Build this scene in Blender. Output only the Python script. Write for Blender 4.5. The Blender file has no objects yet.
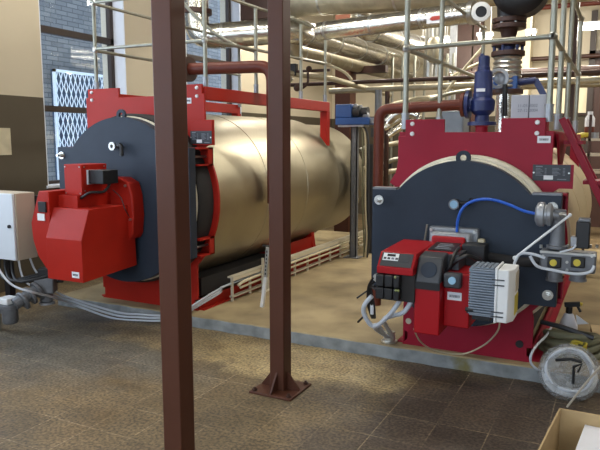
import bpy, math, random
from mathutils import Vector as V, Matrix
random.seed(4)
sc = bpy.context.scene
C = sc.collection

# ------------------------------------------------------------------ camera
FOC, PIT, YAW = 635.0, math.radians(7.6), math.radians(26.9)
CAM = V((0, 0, 1.6))
FW = V((-math.sin(YAW)*math.cos(PIT), math.cos(YAW)*math.cos(PIT), -math.sin(PIT)))
RT = V((math.cos(YAW), math.sin(YAW), 0))
UP = RT.cross(FW)
cd = bpy.data.cameras.new('camera'); cam = bpy.data.objects.new('camera', cd); C.objects.link(cam)
cd.sensor_width = 36; cd.lens = FOC/600*36; cd.clip_start = .05; cd.clip_end = 200
M3 = Matrix((RT, UP, -FW)).transposed()
cam.matrix_world = Matrix.Translation(CAM) @ M3.to_4x4()
sc.camera = cam

def W(px, py, **k):
    """point where the sight line through a photo pixel meets a plane X=, Y= or Z="""
    d = FW*FOC + RT*(px-300) + UP*(225-py)
    (a, v), = k.items(); i = 'XYZ'.index(a)
    return CAM + d*((v-CAM[i])/d[i])

# ------------------------------------------------------------------ materials
def lin(c):
    c = c/255
    return c/12.92 if c <= .04045 else ((c+.055)/1.055)**2.4
def rgb(*c): return (lin(c[0]), lin(c[1]), lin(c[2]), 1)
MATS = {}
def mat(name, col, rough=.5, metal=0, var=.12, scale=8, bump=0, bscale=60, spec=.5, coord='Object', stretch=None):
    m = bpy.data.materials.new(name); m.use_nodes = True
    nt = m.node_tree; N = nt.nodes; L = nt.links; b = N['Principled BSDF']
    b.inputs['Roughness'].default_value = rough; b.inputs['Metallic'].default_value = metal
    b.inputs['Specular IOR Level'].default_value = .28 if 'red' in name or 'paint' in name else spec
    tc = N.new('ShaderNodeTexCoord'); src = tc.outputs[coord]
    if stretch:
        mp = N.new('ShaderNodeMapping'); mp.inputs['Scale'].default_value = stretch
        L.new(src, mp.inputs[0]); src = mp.outputs[0]
    nz = N.new('ShaderNodeTexNoise'); nz.inputs['Scale'].default_value = scale; nz.inputs['Detail'].default_value = 5
    L.new(src, nz.inputs['Vector'])
    rp = N.new('ShaderNodeValToRGB')
    rp.color_ramp.elements[0].position = .3; rp.color_ramp.elements[1].position = .7
    c = rgb(*col)
    rp.color_ramp.elements[0].color = tuple(x*(1-var) for x in c[:3])+(1,)
    rp.color_ramp.elements[1].color = tuple(min(1, x*(1+var)) for x in c[:3])+(1,)
    L.new(nz.outputs['Fac'], rp.inputs[0]); L.new(rp.outputs[0], b.inputs['Base Color'])
    if bump:
        n2 = N.new('ShaderNodeTexNoise'); n2.inputs['Scale'].default_value = bscale; n2.inputs['Detail'].default_value = 3
        L.new(src, n2.inputs['Vector'])
        bp = N.new('ShaderNodeBump'); bp.inputs['Strength'].default_value = bump; bp.inputs['Distance'].default_value = .01
        L.new(n2.outputs['Fac'], bp.inputs['Height']); L.new(bp.outputs[0], b.inputs['Normal'])
    MATS[name] = m
    return m
def glow(name, col, strength):
    m = bpy.data.materials.new(name); m.use_nodes = True
    nt = m.node_tree; b = nt.nodes['Principled BSDF']
    b.inputs['Base Color'].default_value = (.9, .9, .9, 1)
    b.inputs['Emission Color'].default_value = col; b.inputs['Emission Strength'].default_value = strength
    return m

RED = mat('boiler red', (162, 29, 14), .5, 0, .06, 5)
RED_BLUELIT = mat('crimson red', (142, 16, 42), .5, 0, .06, 5)  # same paint as RED, with the tint of bluish light put into the colour
BRED = mat('burner red', (156, 12, 22), .45, 0, .05, 6)
NAVY = mat('slate door paint', (42, 51, 64), .55, 0, .08, 6, .08, 90)
NAVYD = mat('black insulation', (38, 36, 36), .8)
SHELL = mat('sheet aluminium', (170, 162, 140), .4, 1, .06, 3, .1, 14)
SHELL2 = mat('buff cladding', (196, 178, 144), .5, .2, .06, 4, .02, 12, stretch=(1, .2, 1))
BROWN = mat('brown column paint', (82, 49, 36), .42, 0, .06, 4, .04, 40)
PIPEB = mat('red brown pipe paint', (92, 42, 30), .45, 0, .08, 7)
DBROWN = mat('dark brown steel', (62, 36, 26), .5)
GALV = mat('galvanised tube', (150, 150, 138), .42, .7, .1, 20)
STEEL = mat('bright zinc', (200, 200, 196), .3, .9, .08, 30)
FOIL = mat('foil lagging', (222, 220, 210), .24, .95, .12, 9, .45, 22)
FOILD = mat('dull lagging', (178, 170, 148), .45, .6, .15, 9, .5, 22)
CAST = mat('cast grey', (112, 114, 118), .45, .35, .12, 22)
CASTL = mat('cast alloy', (150, 153, 158), .4, .5, .1, 22)
BLACK = mat('black plastic', (22, 22, 25), .45)
DGREY = mat('dark grey plastic', (52, 54, 58), .45)
FIN = mat('heat sink grey', (132, 142, 154), .45, .3)
WHITE = mat('white plastic', (226, 228, 228), .45, 0, .02)
LGREY = mat('pale grey enamel', (206, 212, 218), .4, 0, .02)
BEIGE = mat('beige enamel', (186, 176, 158), .5, 0, .03)
GASK = mat('gasket rope', (206, 202, 184), .8)
CABLE = mat('grey cable', (196, 202, 210), .5, 0, .03)
TRAY = mat('tray galvanised', (206, 198, 176), .5, .1, .05)
CREAMC = mat('cream conduit', (200, 190, 160), .5, 0, .05)
BLUE = mat('valve blue', (27, 40, 90), .4, 0, .08, 12)
MBLUE = mat('motor blue', (44, 84, 148), .42, 0, .06)
HBLUE = mat('blue hose', (38, 92, 190), .35, 0, .03)
GLASSB = mat('pale sight glass', (150, 190, 215), .1, 0, .03)
YELL = mat('yellow plastic', (196, 178, 60), .5)
CARD = mat('cardboard', (176, 150, 108), .8, 0, .08, 14, .1, 60)
FOAM = mat('white foam', (222, 222, 228), .75, 0, .03)
HOSEG = mat('grey green hose', (112, 112, 88), .6, 0, .12, 12)
PLATE = mat('dark data plate', (34, 38, 46), .4)
INK = mat('grey print', (120, 124, 132), .6)
DINK = mat('dark print', (48, 50, 58), .6)
PAPER = mat('sticker white', (220, 222, 226), .55, 0, .02)
REDINK = mat('red print', (176, 70, 60), .6)
FRAMEW = mat('window frame brown', (52, 40, 34), .5)
REVEAL = mat('window reveal white', (216, 220, 228), .7, 0, .03)
GRILLE = mat('grille white', (222, 232, 240), .6, 0, .03)
PALEW = mat('pale panel', (226, 214, 182), .6, 0, .03)
WOOD = mat('pale plank', (186, 164, 124), .7, 0, .1, 6, stretch=(1, 8, 1))
LAMP = glow('lamp tube', (1, .95, .82, 1), 14)

def two_tone(name, split, top, low):
    m = bpy.data.materials.new(name); m.use_nodes = True
    nt = m.node_tree; N = nt.nodes; L = nt.links; b = N['Principled BSDF']; b.inputs['Roughness'].default_value = .65
    tc = N.new('ShaderNodeNewGeometry'); sp = N.new('ShaderNodeSeparateXYZ'); L.new(tc.outputs['Position'], sp.inputs[0])
    gt = N.new('ShaderNodeMath'); gt.operation = 'GREATER_THAN'; gt.inputs[1].default_value = split; L.new(sp.outputs['Z'], gt.inputs[0])
    nz = N.new('ShaderNodeTexNoise'); nz.inputs['Scale'].default_value = 2.5; nz.inputs['Detail'].default_value = 6
    L.new(tc.outputs['Position'], nz.inputs['Vector'])
    mx = N.new('ShaderNodeMix'); mx.data_type = 'RGBA'
    mx.inputs[6].default_value = rgb(*low); mx.inputs[7].default_value = rgb(*top); L.new(gt.outputs[0], mx.inputs[0])
    m2 = N.new('ShaderNodeMix'); m2.data_type = 'RGBA'; m2.blend_type = 'MULTIPLY'; m2.inputs[0].default_value = .25
    L.new(mx.outputs[2], m2.inputs[6]); L.new(nz.outputs['Color'], m2.inputs[7])
    mm = N.new('ShaderNodeMapRange'); mm.inputs[3].default_value = .8; mm.inputs[4].default_value = 1.15
    L.new(nz.outputs['Fac'], mm.inputs[0]); L.new(mm.outputs[0], m2.inputs[7])
    L.new(m2.outputs[2], b.inputs['Base Color'])
    bp = N.new('ShaderNodeBump'); bp.inputs['Strength'].default_value = .1; bp.inputs['Distance'].default_value = .01
    n3 = N.new('ShaderNodeTexNoise'); n3.inputs['Scale'].default_value = 30; L.new(tc.outputs['Position'], n3.inputs['Vector'])
    L.new(n3.outputs['Fac'], bp.inputs['Height']); L.new(bp.outputs[0], b.inputs['Normal'])
    return m
WALL = two_tone('two tone wall paint', 2.07, (192, 181, 158), (78, 69, 54))

def brick_mat():
    m = bpy.data.materials.new('outside brick'); m.use_nodes = True
    nt = m.node_tree; N = nt.nodes; L = nt.links; b = N['Principled BSDF']; b.inputs['Roughness'].default_value = .85
    g = N.new('ShaderNodeNewGeometry'); sp = N.new('ShaderNodeSeparateXYZ'); L.new(g.outputs['Position'], sp.inputs[0])
    cb = N.new('ShaderNodeCombineXYZ'); L.new(sp.outputs['Y'], cb.inputs[0]); L.new(sp.outputs['Z'], cb.inputs[1])
    br = N.new('ShaderNodeTexBrick'); br.inputs['Scale'].default_value = 1; br.inputs['Brick Width'].default_value = .27
    br.inputs['Row Height'].default_value = .085; br.inputs['Mortar Size'].default_value = .009
    br.inputs['Color1'].default_value = rgb(100, 103, 106); br.inputs['Color2'].default_value = rgb(124, 126, 126); br.inputs['Mortar'].default_value = rgb(78, 82, 86)
    L.new(cb.outputs[0], br.inputs['Vector']); L.new(br.outputs['Color'], b.inputs['Base Color'])
    return m
BRICK = brick_mat()

def floor_mat():
    m = bpy.data.materials.new('stone tile floor'); m.use_nodes = True
    nt = m.node_tree; N = nt.nodes; L = nt.links; b = N['Principled BSDF']
    g = N.new('ShaderNodeNewGeometry'); P = g.outputs['Position']
    def noise(s, d=4, off=0):
        n = N.new('ShaderNodeTexNoise'); n.inputs['Scale'].default_value = s; n.inputs['Detail'].default_value = d
        mp = N.new('ShaderNodeMapping'); mp.inputs['Location'].default_value = (off, off*.7, 0); L.new(P, mp.inputs[0]); L.new(mp.outputs[0], n.inputs['Vector'])
        return n.outputs['Fac']
    def ramp(src, a, bb, c0=0, c1=1):
        r = N.new('ShaderNodeMapRange'); r.inputs[1].default_value = a; r.inputs[2].default_value = bb; r.inputs[3].default_value = c0; r.inputs[4].default_value = c1
        L.new(src, r.inputs[0]); return r.outputs[0]
    def mixc(f, a, c, mode='MIX'):
        x = N.new('ShaderNodeMix'); x.data_type = 'RGBA'; x.blend_type = mode
        if isinstance(f, (int, float)): x.inputs[0].default_value = f
        else: L.new(f, x.inputs[0])
        for i, v in ((6, a), (7, c)):
            if isinstance(v, tuple): x.inputs[i].default_value = v
            else: L.new(v, x.inputs[i])
        return x.outputs[2]
    def math_(op, a, c):
        x = N.new('ShaderNodeMath'); x.operation = op
        for i, v in ((0, a), (1, c)):
            if isinstance(v, (int, float)): x.inputs[i].default_value = v
            else: L.new(v, x.inputs[i])
        return x.outputs[0]
    def blob(x, y, rx, ry, soft=.35, wob=.7):
        mp = N.new('ShaderNodeMapping'); mp.inputs['Location'].default_value = (-x/rx, -y/ry, 0); mp.inputs['Scale'].default_value = (1/rx, 1/ry, 1)
        L.new(P, mp.inputs[0]); ln = N.new('ShaderNodeVectorMath'); ln.operation = 'LENGTH'; L.new(mp.outputs[0], ln.inputs[0])
        d = math_('ADD', ln.outputs['Value'], math_('MULTIPLY', math_('SUBTRACT', noise(3.2, 6, x), .5), wob*2))
        return ramp(d, 1+soft/2, 1-soft/2)
    br = N.new('ShaderNodeTexBrick'); br.inputs['Scale'].default_value = 1; br.inputs['Brick Width'].default_value = .287; br.offset = 0
    br.inputs['Row Height'].default_value = .311; br.inputs['Mortar Size'].default_value = .0042; br.inputs['Mortar Smooth'].default_value = .3
    br.inputs['Color1'].default_value = (1, 1, 1, 1); br.inputs['Color2'].default_value = (.78, .78, .8, 1); br.inputs['Mortar'].default_value = (1, 1, 1, 1)
    mp = N.new('ShaderNodeMapping'); mp.inputs['Location'].default_value = (0, 0, 0); L.new(P, mp.inputs[0]); L.new(mp.outputs[0], br.inputs['Vector'])
    base = mixc(ramp(noise(1.3, 5, 3), .35, .65), rgb(104, 88, 62), rgb(126, 106, 74))
    # dark slab area on the right, grey area on the left, worn pale screed by the plinth
    base = mixc(math_('MULTIPLY', blob(-.35, 3.3, 1.05, 1.1, .6), .95), base, rgb(82, 70, 60))
    base = mixc(math_('MULTIPLY', blob(-3.7, 3.6, 1.05, .75, .7), .75), base, rgb(98, 96, 88))
    worn = math_('MAXIMUM', blob(-2.0, 3.95, .75, .42, .3), math_('MULTIPLY', blob(-3.0, 4.05, .9, .3, .4), .6))
    base = mixc(1.0, base, br.outputs['Color'], 'MULTIPLY')
    base = mixc(math_('MULTIPLY', br.outputs['Fac'], ramp(noise(1.7, 4, 8), .42, .6, .08, .75)), base, rgb(152, 134, 106))
    base = mixc(worn, base, mixc(ramp(noise(5, 5, 1), .3, .7), rgb(138, 118, 82), rgb(170, 150, 108)))
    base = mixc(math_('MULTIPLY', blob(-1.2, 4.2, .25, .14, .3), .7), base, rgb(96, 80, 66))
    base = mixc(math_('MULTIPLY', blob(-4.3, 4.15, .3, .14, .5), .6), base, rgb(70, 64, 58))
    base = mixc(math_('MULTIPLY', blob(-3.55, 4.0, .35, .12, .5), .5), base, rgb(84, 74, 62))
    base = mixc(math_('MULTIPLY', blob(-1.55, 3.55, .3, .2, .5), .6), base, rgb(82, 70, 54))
    sp = ramp(noise(55, 4), .38, .62, .5, 1.42)
    base = mixc(1.0, base, sp, 'MULTIPLY')
    st = ramp(noise(7, 6, 5), .3, .7, .84, 1.14)
    base = mixc(1.0, base, st, 'MULTIPLY')
    L.new(base, b.inputs['Base Color'])
    L.new(ramp(noise(4, 4, 9), .3, .7, .42, .7), b.inputs['Roughness'])
    bp = N.new('ShaderNodeBump'); bp.inputs['Strength'].default_value = .35; bp.inputs['Distance'].default_value = .004
    h = math_('ADD', math_('MULTIPLY', noise(60, 2), .5), math_('MULTIPLY', br.outputs['Fac'], -.5)); L.new(h, bp.inputs['Height']); L.new(bp.outputs[0], b.inputs['Normal'])
    return m
FLOOR = floor_mat()

def plinth_mat():
    m = bpy.data.materials.new('plinth concrete'); m.use_nodes = True
    nt = m.node_tree; N = nt.nodes; L = nt.links; b = N['Principled BSDF']; b.inputs['Roughness'].default_value = .7
    g = N.new('ShaderNodeNewGeometry'); sp = N.new('ShaderNodeSeparateXYZ'); L.new(g.outputs['Normal'], sp.inputs[0])
    n = N.new('ShaderNodeTexNoise'); n.inputs['Scale'].default_value = 3; n.inputs['Detail'].default_value = 8; L.new(g.outputs['Position'], n.inputs['Vector'])
    r1 = N.new('ShaderNodeValToRGB'); L.new(n.outputs['Fac'], r1.inputs[0])
    e = r1.color_ramp.elements; e[0].position = .32; e[0].color = rgb(132, 116, 86); e[1].position = .68; e[1].color = rgb(170, 152, 114)
    n2 = N.new('ShaderNodeTexNoise'); n2.inputs['Scale'].default_value = 9; n2.inputs['Detail'].default_value = 8; L.new(g.outputs['Position'], n2.inputs['Vector'])
    r2 = N.new('ShaderNodeValToRGB'); L.new(n2.outputs['Fac'], r2.inputs[0])
    e = r2.color_ramp.elements; e[0].position = .3; e[0].color = rgb(112, 116, 116); e[1].position = .7; e[1].color = rgb(152, 156, 156)
    gt = N.new('ShaderNodeMath'); gt.operation = 'GREATER_THAN'; gt.inputs[1].default_value = .5; L.new(sp.outputs['Z'], gt.inputs[0])
    s2 = N.new('ShaderNodeSeparateXYZ'); L.new(g.outputs['Position'], s2.inputs[0])
    a = N.new('ShaderNodeMath'); a.operation = 'ADD'; a.inputs[1].default_value = .9; L.new(s2.outputs['X'], a.inputs[0])
    a2 = N.new('ShaderNodeMath'); a2.operation = 'ABSOLUTE'; L.new(a.outputs[0], a2.inputs[0])
    a3 = N.new('ShaderNodeMath'); a3.operation = 'MULTIPLY_ADD'; a3.inputs[1].default_value = .3; L.new(n2.outputs['Fac'], a3.inputs[0]); L.new(a2.outputs[0], a3.inputs[2])
    a4 = N.new('ShaderNodeMapRange'); a4.inputs[1].default_value = .26; a4.inputs[2].default_value = .16; L.new(a3.outputs[0], a4.inputs[0])
    ms = N.new('ShaderNodeMix'); ms.data_type = 'RGBA'; L.new(a4.outputs[0], ms.inputs[0]); L.new(r2.outputs[0], ms.inputs[6]); ms.inputs[7].default_value = rgb(120, 112, 70)
    mx = N.new('ShaderNodeMix'); mx.data_type = 'RGBA'; L.new(gt.outputs[0], mx.inputs[0]); L.new(ms.outputs[2], mx.inputs[6]); L.new(r1.outputs[0], mx.inputs[7])
    L.new(mx.outputs[2], b.inputs['Base Color'])
    bp = N.new('ShaderNodeBump'); bp.inputs['Strength'].default_value = .4; bp.inputs['Distance'].default_value = .006
    L.new(n2.outputs['Fac'], bp.inputs['Height']); L.new(bp.outputs[0], b.inputs['Normal'])
    return m
PLINTH = plinth_mat()

def glass_mat(name='window glass'):
    m = bpy.data.materials.new(name); m.use_nodes = True
    nt = m.node_tree; N = nt.nodes; L = nt.links; N.remove(N['Principled BSDF'])
    t = N.new('ShaderNodeBsdfTransparent'); t.inputs[0].default_value = (.93, .96, 1, 1)
    gl = N.new('ShaderNodeBsdfGlossy'); gl.inputs['Roughness'].default_value = .02
    lw = N.new('ShaderNodeFresnel'); gg = N.new('ShaderNodeNewGeometry'); mr = N.new('ShaderNodeMapRange')
    mr.inputs[3].default_value = 1.5; mr.inputs[4].default_value = 1/1.5; L.new(gg.outputs['Backfacing'], mr.inputs[0]); L.new(mr.outputs[0], lw.inputs[0])
    mx = N.new('ShaderNodeMixShader'); L.new(lw.outputs[0], mx.inputs[0]); L.new(t.outputs[0], mx.inputs[1]); L.new(gl.outputs[0], mx.inputs[2])
    L.new(mx.outputs[0], N['Material Output'].inputs[0])
    return m
GLASS = glass_mat()
def film_mat():
    m = bpy.data.materials.new('clear bag film'); m.use_nodes = True
    nt = m.node_tree; N = nt.nodes; L = nt.links; b = N['Principled BSDF']
    b.inputs['Base Color'].default_value = rgb(172, 174, 174); b.inputs['Roughness'].default_value = .25
    n = N.new('ShaderNodeTexNoise'); n.inputs['Scale'].default_value = 14; n.inputs['Detail'].default_value = 4
    tc = N.new('ShaderNodeTexCoord'); L.new(tc.outputs['Object'], n.inputs['Vector'])
    r = N.new('ShaderNodeMapRange'); r.inputs[1].default_value = .3; r.inputs[2].default_value = .7; r.inputs[3].default_value = .15; r.inputs[4].default_value = .6
    L.new(n.outputs['Fac'], r.inputs[0]); L.new(r.outputs[0], b.inputs['Alpha'])
    bp = N.new('ShaderNodeBump'); bp.inputs['Strength'].default_value = .8; bp.inputs['Distance'].default_value = .02
    L.new(n.outputs['Fac'], bp.inputs['Height']); L.new(bp.outputs[0], b.inputs['Normal'])
    return m
FILM = film_mat()

# ------------------------------------------------------------------ mesh helpers
class MB:
    def __init__(s): s.v = []; s.f = []
    def add(s, vs, fs):
        k = len(s.v); s.v += [V(p) for p in vs]; s.f += [[i+k for i in f] for f in fs]; return s
    def box(s, x0, x1, y0, y1, z0, z1):
        x0, x1 = sorted((x0, x1)); y0, y1 = sorted((y0, y1)); z0, z1 = sorted((z0, z1))
        return s.add([(x, y, z) for z in (z0, z1) for y in (y0, y1) for x in (x0, x1)],
                     [[0, 2, 3, 1], [4, 5, 7, 6], [0, 1, 5, 4], [2, 6, 7, 3], [0, 4, 6, 2], [1, 3, 7, 5]])
    def cbox(s, c, d, rz=0, rx=0, ry=0):
        R = Matrix.Rotation(rz, 3, 'Z') @ Matrix.Rotation(ry, 3, 'Y') @ Matrix.Rotation(rx, 3, 'X')
        k = len(s.v); a, b, e = d[0]/2, d[1]/2, d[2]/2
        s.box(-a, a, -b, b, -e, e)
        for i in range(k, len(s.v)): s.v[i] = R @ s.v[i] + V(c)
        return s
    @staticmethod
    def _frame(t):
        t = t.normalized(); a = V((0, 0, 1)) if abs(t.z) < .9 else V((1, 0, 0))
        u = t.cross(a).normalized(); return u, t.cross(u).normalized()
    def lathe(s, o, ax, prof, n=20, caps=True):
        o = V(o); ax = V(ax).normalized(); u, w = s._frame(ax); vs = []; fs = []
        for r, t in prof:
            for i in range(n):
                a = 2*math.pi*i/n; vs.append(o + ax*t + (u*math.cos(a)+w*math.sin(a))*r)
        for j in range(len(prof)-1):
            for i in range(n):
                i2 = (i+1) % n; fs.append([j*n+i, j*n+i2, (j+1)*n+i2, (j+1)*n+i])
        if caps:
            fs.append(list(range(n))[::-1]); fs.append([(len(prof)-1)*n+i for i in range(n)])
        return s.add(vs, fs)
    def cyl(s, p0, p1, r, r2=None, n=16):
        d = V(p1)-V(p0); return s.lathe(p0, d, [(r, 0), (r if r2 is None else r2, d.length)], n)
    def hexa(s, p0, p1, r): return s.cyl(p0, p1, r, None, 6)
    def sphere(s, c, r, n=14, sq=(1, 1, 1)):
        vs = []; fs = []; m = n//2
        for j in range(m+1):
            th = math.pi*j/m
            for i in range(n):
                a = 2*math.pi*i/n; vs.append((c[0]+sq[0]*r*math.sin(th)*math.cos(a), c[1]+sq[1]*r*math.sin(th)*math.sin(a), c[2]+sq[2]*r*math.cos(th)))
        for j in range(m):
            for i in range(n):
                i2 = (i+1) % n; fs.append([j*n+i, (j+1)*n+i, (j+1)*n+i2, j*n+i2])
        return s.add(vs, fs)
    def tube(s, pts, r, n=8, bend=0, steps=5, smooth=False, closed=False):
        P = [V(p) for p in pts]
        if bend:
            Q = [P[0]]
            for i in range(1, len(P)-1):
                a, b, c = P[i-1], P[i], P[i+1]; d1 = (a-b); d2 = (c-b)
                k = min(bend, d1.length*.49, d2.length*.49); a2 = b+d1.normalized()*k; c2 = b+d2.normalized()*k
                for t in range(steps+1):
                    t /= steps; Q.append(a2*(1-t)**2 + b*2*t*(1-t) + c2*t*t)
            Q.append(P[-1]); P = Q
        if smooth:
            Q = []; m = len(P)
            for i in range(m-1):
                p0, p1, p2, p3 = P[max(i-1, 0)], P[i], P[i+1], P[min(i+2, m-1)]
                for t in range(6):
                    t /= 6; Q.append(.5*((2*p1)+(p2-p0)*t+(2*p0-5*p1+4*p2-p3)*t*t+(3*p1-p0-3*p2+p3)*t**3))
            Q.append(P[-1]); P = Q
        m = len(P); vs = []; fs = []; u = None
        for i in range(m):
            t = ((P[(i+1) % m]-P[i-1]) if closed else (P[min(i+1, m-1)]-P[max(i-1, 0)])).normalized()
            if u is None: u, _ = s._frame(t)
            u = (u - t*u.dot(t)).normalized(); w = t.cross(u)
            for k in range(n):
                a = 2*math.pi*k/n; vs.append(P[i]+(u*math.cos(a)+w*math.sin(a))*r)
        for i in range(m if closed else m-1):
            i2 = (i+1) % m
            for k in range(n):
                k2 = (k+1) % n; fs.append([i*n+k, i*n+k2, i2*n+k2, i2*n+k])
        if not closed: fs.append(list(range(n))[::-1]); fs.append([(m-1)*n+k for k in range(n)])
        return s.add(vs, fs)
    def prism(s, poly, ax, a, b):
        """poly of 2D points; ax Y -> (x,z), X -> (y,z), Z -> (x,y)"""
        f = {'Y': lambda p, t: (p[0], t, p[1]), 'X': lambda p, t: (t, p[0], p[1]), 'Z': lambda p, t: (p[0], p[1], t)}[ax]
        n = len(poly); vs = [f(p, a) for p in poly]+[f(p, b) for p in poly]
        return s.add(vs, [list(range(n)), [n+i for i in range(n)][::-1]]+[[i, n+i, n+(i+1) % n, (i+1) % n] for i in range(n)])
    def build(s, name, m, parent=None, bevel=0, seg=2, flat=False):
        off = V(parent['_o']) if parent is not None else V((0, 0, 0))
        me = bpy.data.meshes.new(name); me.from_pydata([p-off for p in s.v], [], s.f); me.update()
        import bmesh
        bm = bmesh.new(); bm.from_mesh(me); bmesh.ops.recalc_face_normals(bm, faces=bm.faces); bm.to_mesh(me); bm.free()
        if not flat:
            me.shade_smooth(); me.set_sharp_from_angle(angle=math.radians(38))
        me.materials.append(m); o = bpy.data.objects.new(name, me); C.objects.link(o)
        if parent is not None: o.parent = parent; o['_o'] = parent['_o']
        if bevel:
            bv = o.modifiers.new('bevel', 'BEVEL'); bv.width = bevel; bv.segments = seg; bv.limit_method = 'ANGLE'; bv.angle_limit = math.radians(38)
        return o
def thing(name, label, cat, loc=(0, 0, 0), group=None):
    o = bpy.data.objects.new(name, None); C.objects.link(o); o.location = loc; o['_o'] = list(loc)
    o.empty_display_size = .1; o['label'] = label; o['category'] = cat
    if group: o['group'] = group
    return o
def tag(o, label, cat, group=None):
    o['label'] = label; o['category'] = cat
    if group: o['group'] = group
    return o
def struct(o): o['kind'] = 'structure'; return o
def dup(root, loc, label, group=None):
    r = root.copy(); C.objects.link(r); r.location = loc; r['label'] = label
    if group: r['group'] = group
    def rec(a, b):
        for ch in list(a.children):
            c = ch.copy(); C.objects.link(c); c.parent = b; rec(ch, c)
    rec(root, r); return r
def text(name, s, m, parent, o, ex, ez, h, depth=.0008):
    """flat raised lettering: origin o, along ex, up ez"""
    cu = bpy.data.curves.new('t', 'FONT'); cu.body = s; cu.size = h; cu.extrude = depth
    ob = bpy.data.objects.new('t', cu); C.objects.link(ob)
    dg = bpy.context.evaluated_depsgraph_get(); dg.update()
    me = bpy.data.meshes.new_from_object(ob.evaluated_get(dg)); bpy.data.objects.remove(ob)
    ex = V(ex).normalized(); ez = V(ez).normalized(); off = V(parent['_o'])
    nrm = ex.cross(ez)
    for v in me.vertices: v.co = V(o)+ex*v.co.x+ez*v.co.y+nrm*v.co.z-off
    me.name = name; me.materials.clear(); me.materials.append(m)
    t = bpy.data.objects.new(name, me); C.objects.link(t); t.parent = parent; t['_o'] = parent['_o']; return t
def arc(cx, cz, r, a0, a1, n): return [(cx+r*math.cos(math.radians(a0+(a1-a0)*i/n)), cz+r*math.sin(math.radians(a0+(a1-a0)*i/n))) for i in range(n+1)]

# ------------------------------------------------------------------ the setting
XL, XR, YB, YF, HT = -5.8, 6.0, 13.0, -4.0, 5.0
m = MB().box(XL-.4, XR+.3, YF-.3, YB+.3, -.15, 0); struct(m.build('floor', FLOOR, flat=True))
m = MB().box(XL-.4, XR+.3, YF-.3, YB+.3, HT, HT+.15); struct(m.build('ceiling', mat('ceiling paint', (112, 104, 88), .8), flat=True))
WINS = [(-2.6, -1.2), (-.2, 1.2), (2.2, 3.6), (5.12, 6.47), (7.75, 9.25)]     # openings along the left wall
WZ0, WZ1 = 1.06, 4.2
m = MB(); y = YF-.3
for a, b in WINS+[(YB+.3, None)]:
    m.box(XL-.4, XL, y, a, 0, HT)
    if b: m.box(XL-.4, XL, a, b, 0, WZ0); m.box(XL-.4, XL, a, b, WZ1, HT); y = b
struct(m.build('wall_left', WALL, flat=True))
struct(MB().box(XL, XR, YB, YB+.3, 0, HT).build('wall_back', WALL, flat=True))
struct(MB().box(XR, XR+.3, YF-.3, YB+.3, 0, HT).build('wall_right', WALL, flat=True))
m = MB()
FWIN = [(-4.6, -2.6), (-1.4, .6), (1.8, 3.8)]
x = XL
for a, b in FWIN+[(XR, None)]:
    m.box(x, a, YF-.3, YF, 0, HT)
    if b: m.box(a, b, YF-.3, YF, 0, 1.0); m.box(a, b, YF-.3, YF, 4.2, HT); x = b
struct(m.build('wall_front', WALL, flat=True))
xg = XL-.2
for k, (a, b) in enumerate(WINS):
    r = bpy.data.objects.new('window_%d' % (k+1), None); C.objects.link(r); r.location = (xg, a, WZ0); r['_o'] = [xg, a, WZ0]; r['kind'] = 'structure'
    f = MB(); t = .05
    for z0, z1 in ((WZ0, WZ0+.07), (1.93, 2.0), (2.82, 2.9), (WZ1-.07, WZ1)): f.box(xg-t, xg+.02, a, b, z0, z1)
    for y0, y1 in ((a, a+.06), (b-.07, b)): f.box(xg-t, xg+.02, y0, y1, WZ0, WZ1)
    f.build('window_frame', FRAMEW, r, .005)
    MB().box(xg-.022, xg-.018, a+.05, b-.05, WZ0+.05, WZ1-.05).build('window_glass', GLASS, r, flat=True)
    q = MB()
    q.box(xg+.02, XL-.001, b-.012, b-.0005, WZ0, WZ1); q.box(xg+.02, XL-.001, a+.0005, a+.012, WZ0, WZ1); q.box(xg+.02, XL-.001, a, b, WZ1-.012, WZ1)
    q.build('reveal', REVEAL, r, flat=True)
    MB().box(xg-.02, XL+.02, a-.02, b+.02, WZ0-.0, WZ0+.03).build('window_sill', REVEAL, r, .004)

# concrete plinth under both boilers, with a chipped front edge
m = MB()
NX = 60; x0, x1 = -4.86, .9; prof = []
for i in range(NX+1):
    x = x0+(x1-x0)*i/NX; e = .012*math.sin(i*1.7)+.008*math.sin(i*4.1+1)
    prof.append((x, 4.33+e*.5))
prof += [(x1, 9.6), (x0, 9.6)]
struct(m.prism(prof, 'Z', -.02, .1).build('plinth', PLINTH, None, .012))

q = W(0, 142, X=XL); nt_ = thing('paper_notice', 'pale paper notice stuck on the dark lower wall at the left picture edge', 'notice', (XL, q.y, q.z))
MB().box(XL+.001, XL+.006, W(-14, 140, X=XL).y, W(10.5, 140, X=XL).y, W(5, 155, X=XL).z, W(5, 128, X=XL).z).build('sheet', mat('notice paper', (196, 186, 158), .7), nt_)

# brick building across the yard with a grilled window
bx = thing('brick_building', 'grey brick building seen across the yard through the tall window', 'building', (-9.5, 8, 0))
MB().box(-10.4, -9.5, 2, 24, -3, 5.6).build('wall', BRICK, bx, flat=True)
g0, g1, h0, h1 = 8.58, 9.98, .65, 2.9
gr = MB()
for y0, y1, z0, z1 in ((g0, g1, h1-.05, h1), (g0, g1, h0, h0+.05), (g0, g0+.05, h0, h1), (g1-.05, g1, h0, h1)): gr.box(-9.46, -9.41, y0, y1, z0, z1)
n = 12
for i in range(n):
    ya = g0+(g1-g0)*i/n; w = (g1-g0)/n
    for s_ in (0, 1):
        pts = []; k = 0; z = h0
        while z < h1:
            ph = (k % 2) ^ s_; pts.append((-9.43, ya+w*(.12 if ph else .5) if not s_ else ya+w*(.88 if not ph else .5), z)); z += .13; k += 1
        gr.tube(pts, .013, 4)
gr.build('window_grille', GRILLE, bx)
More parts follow.
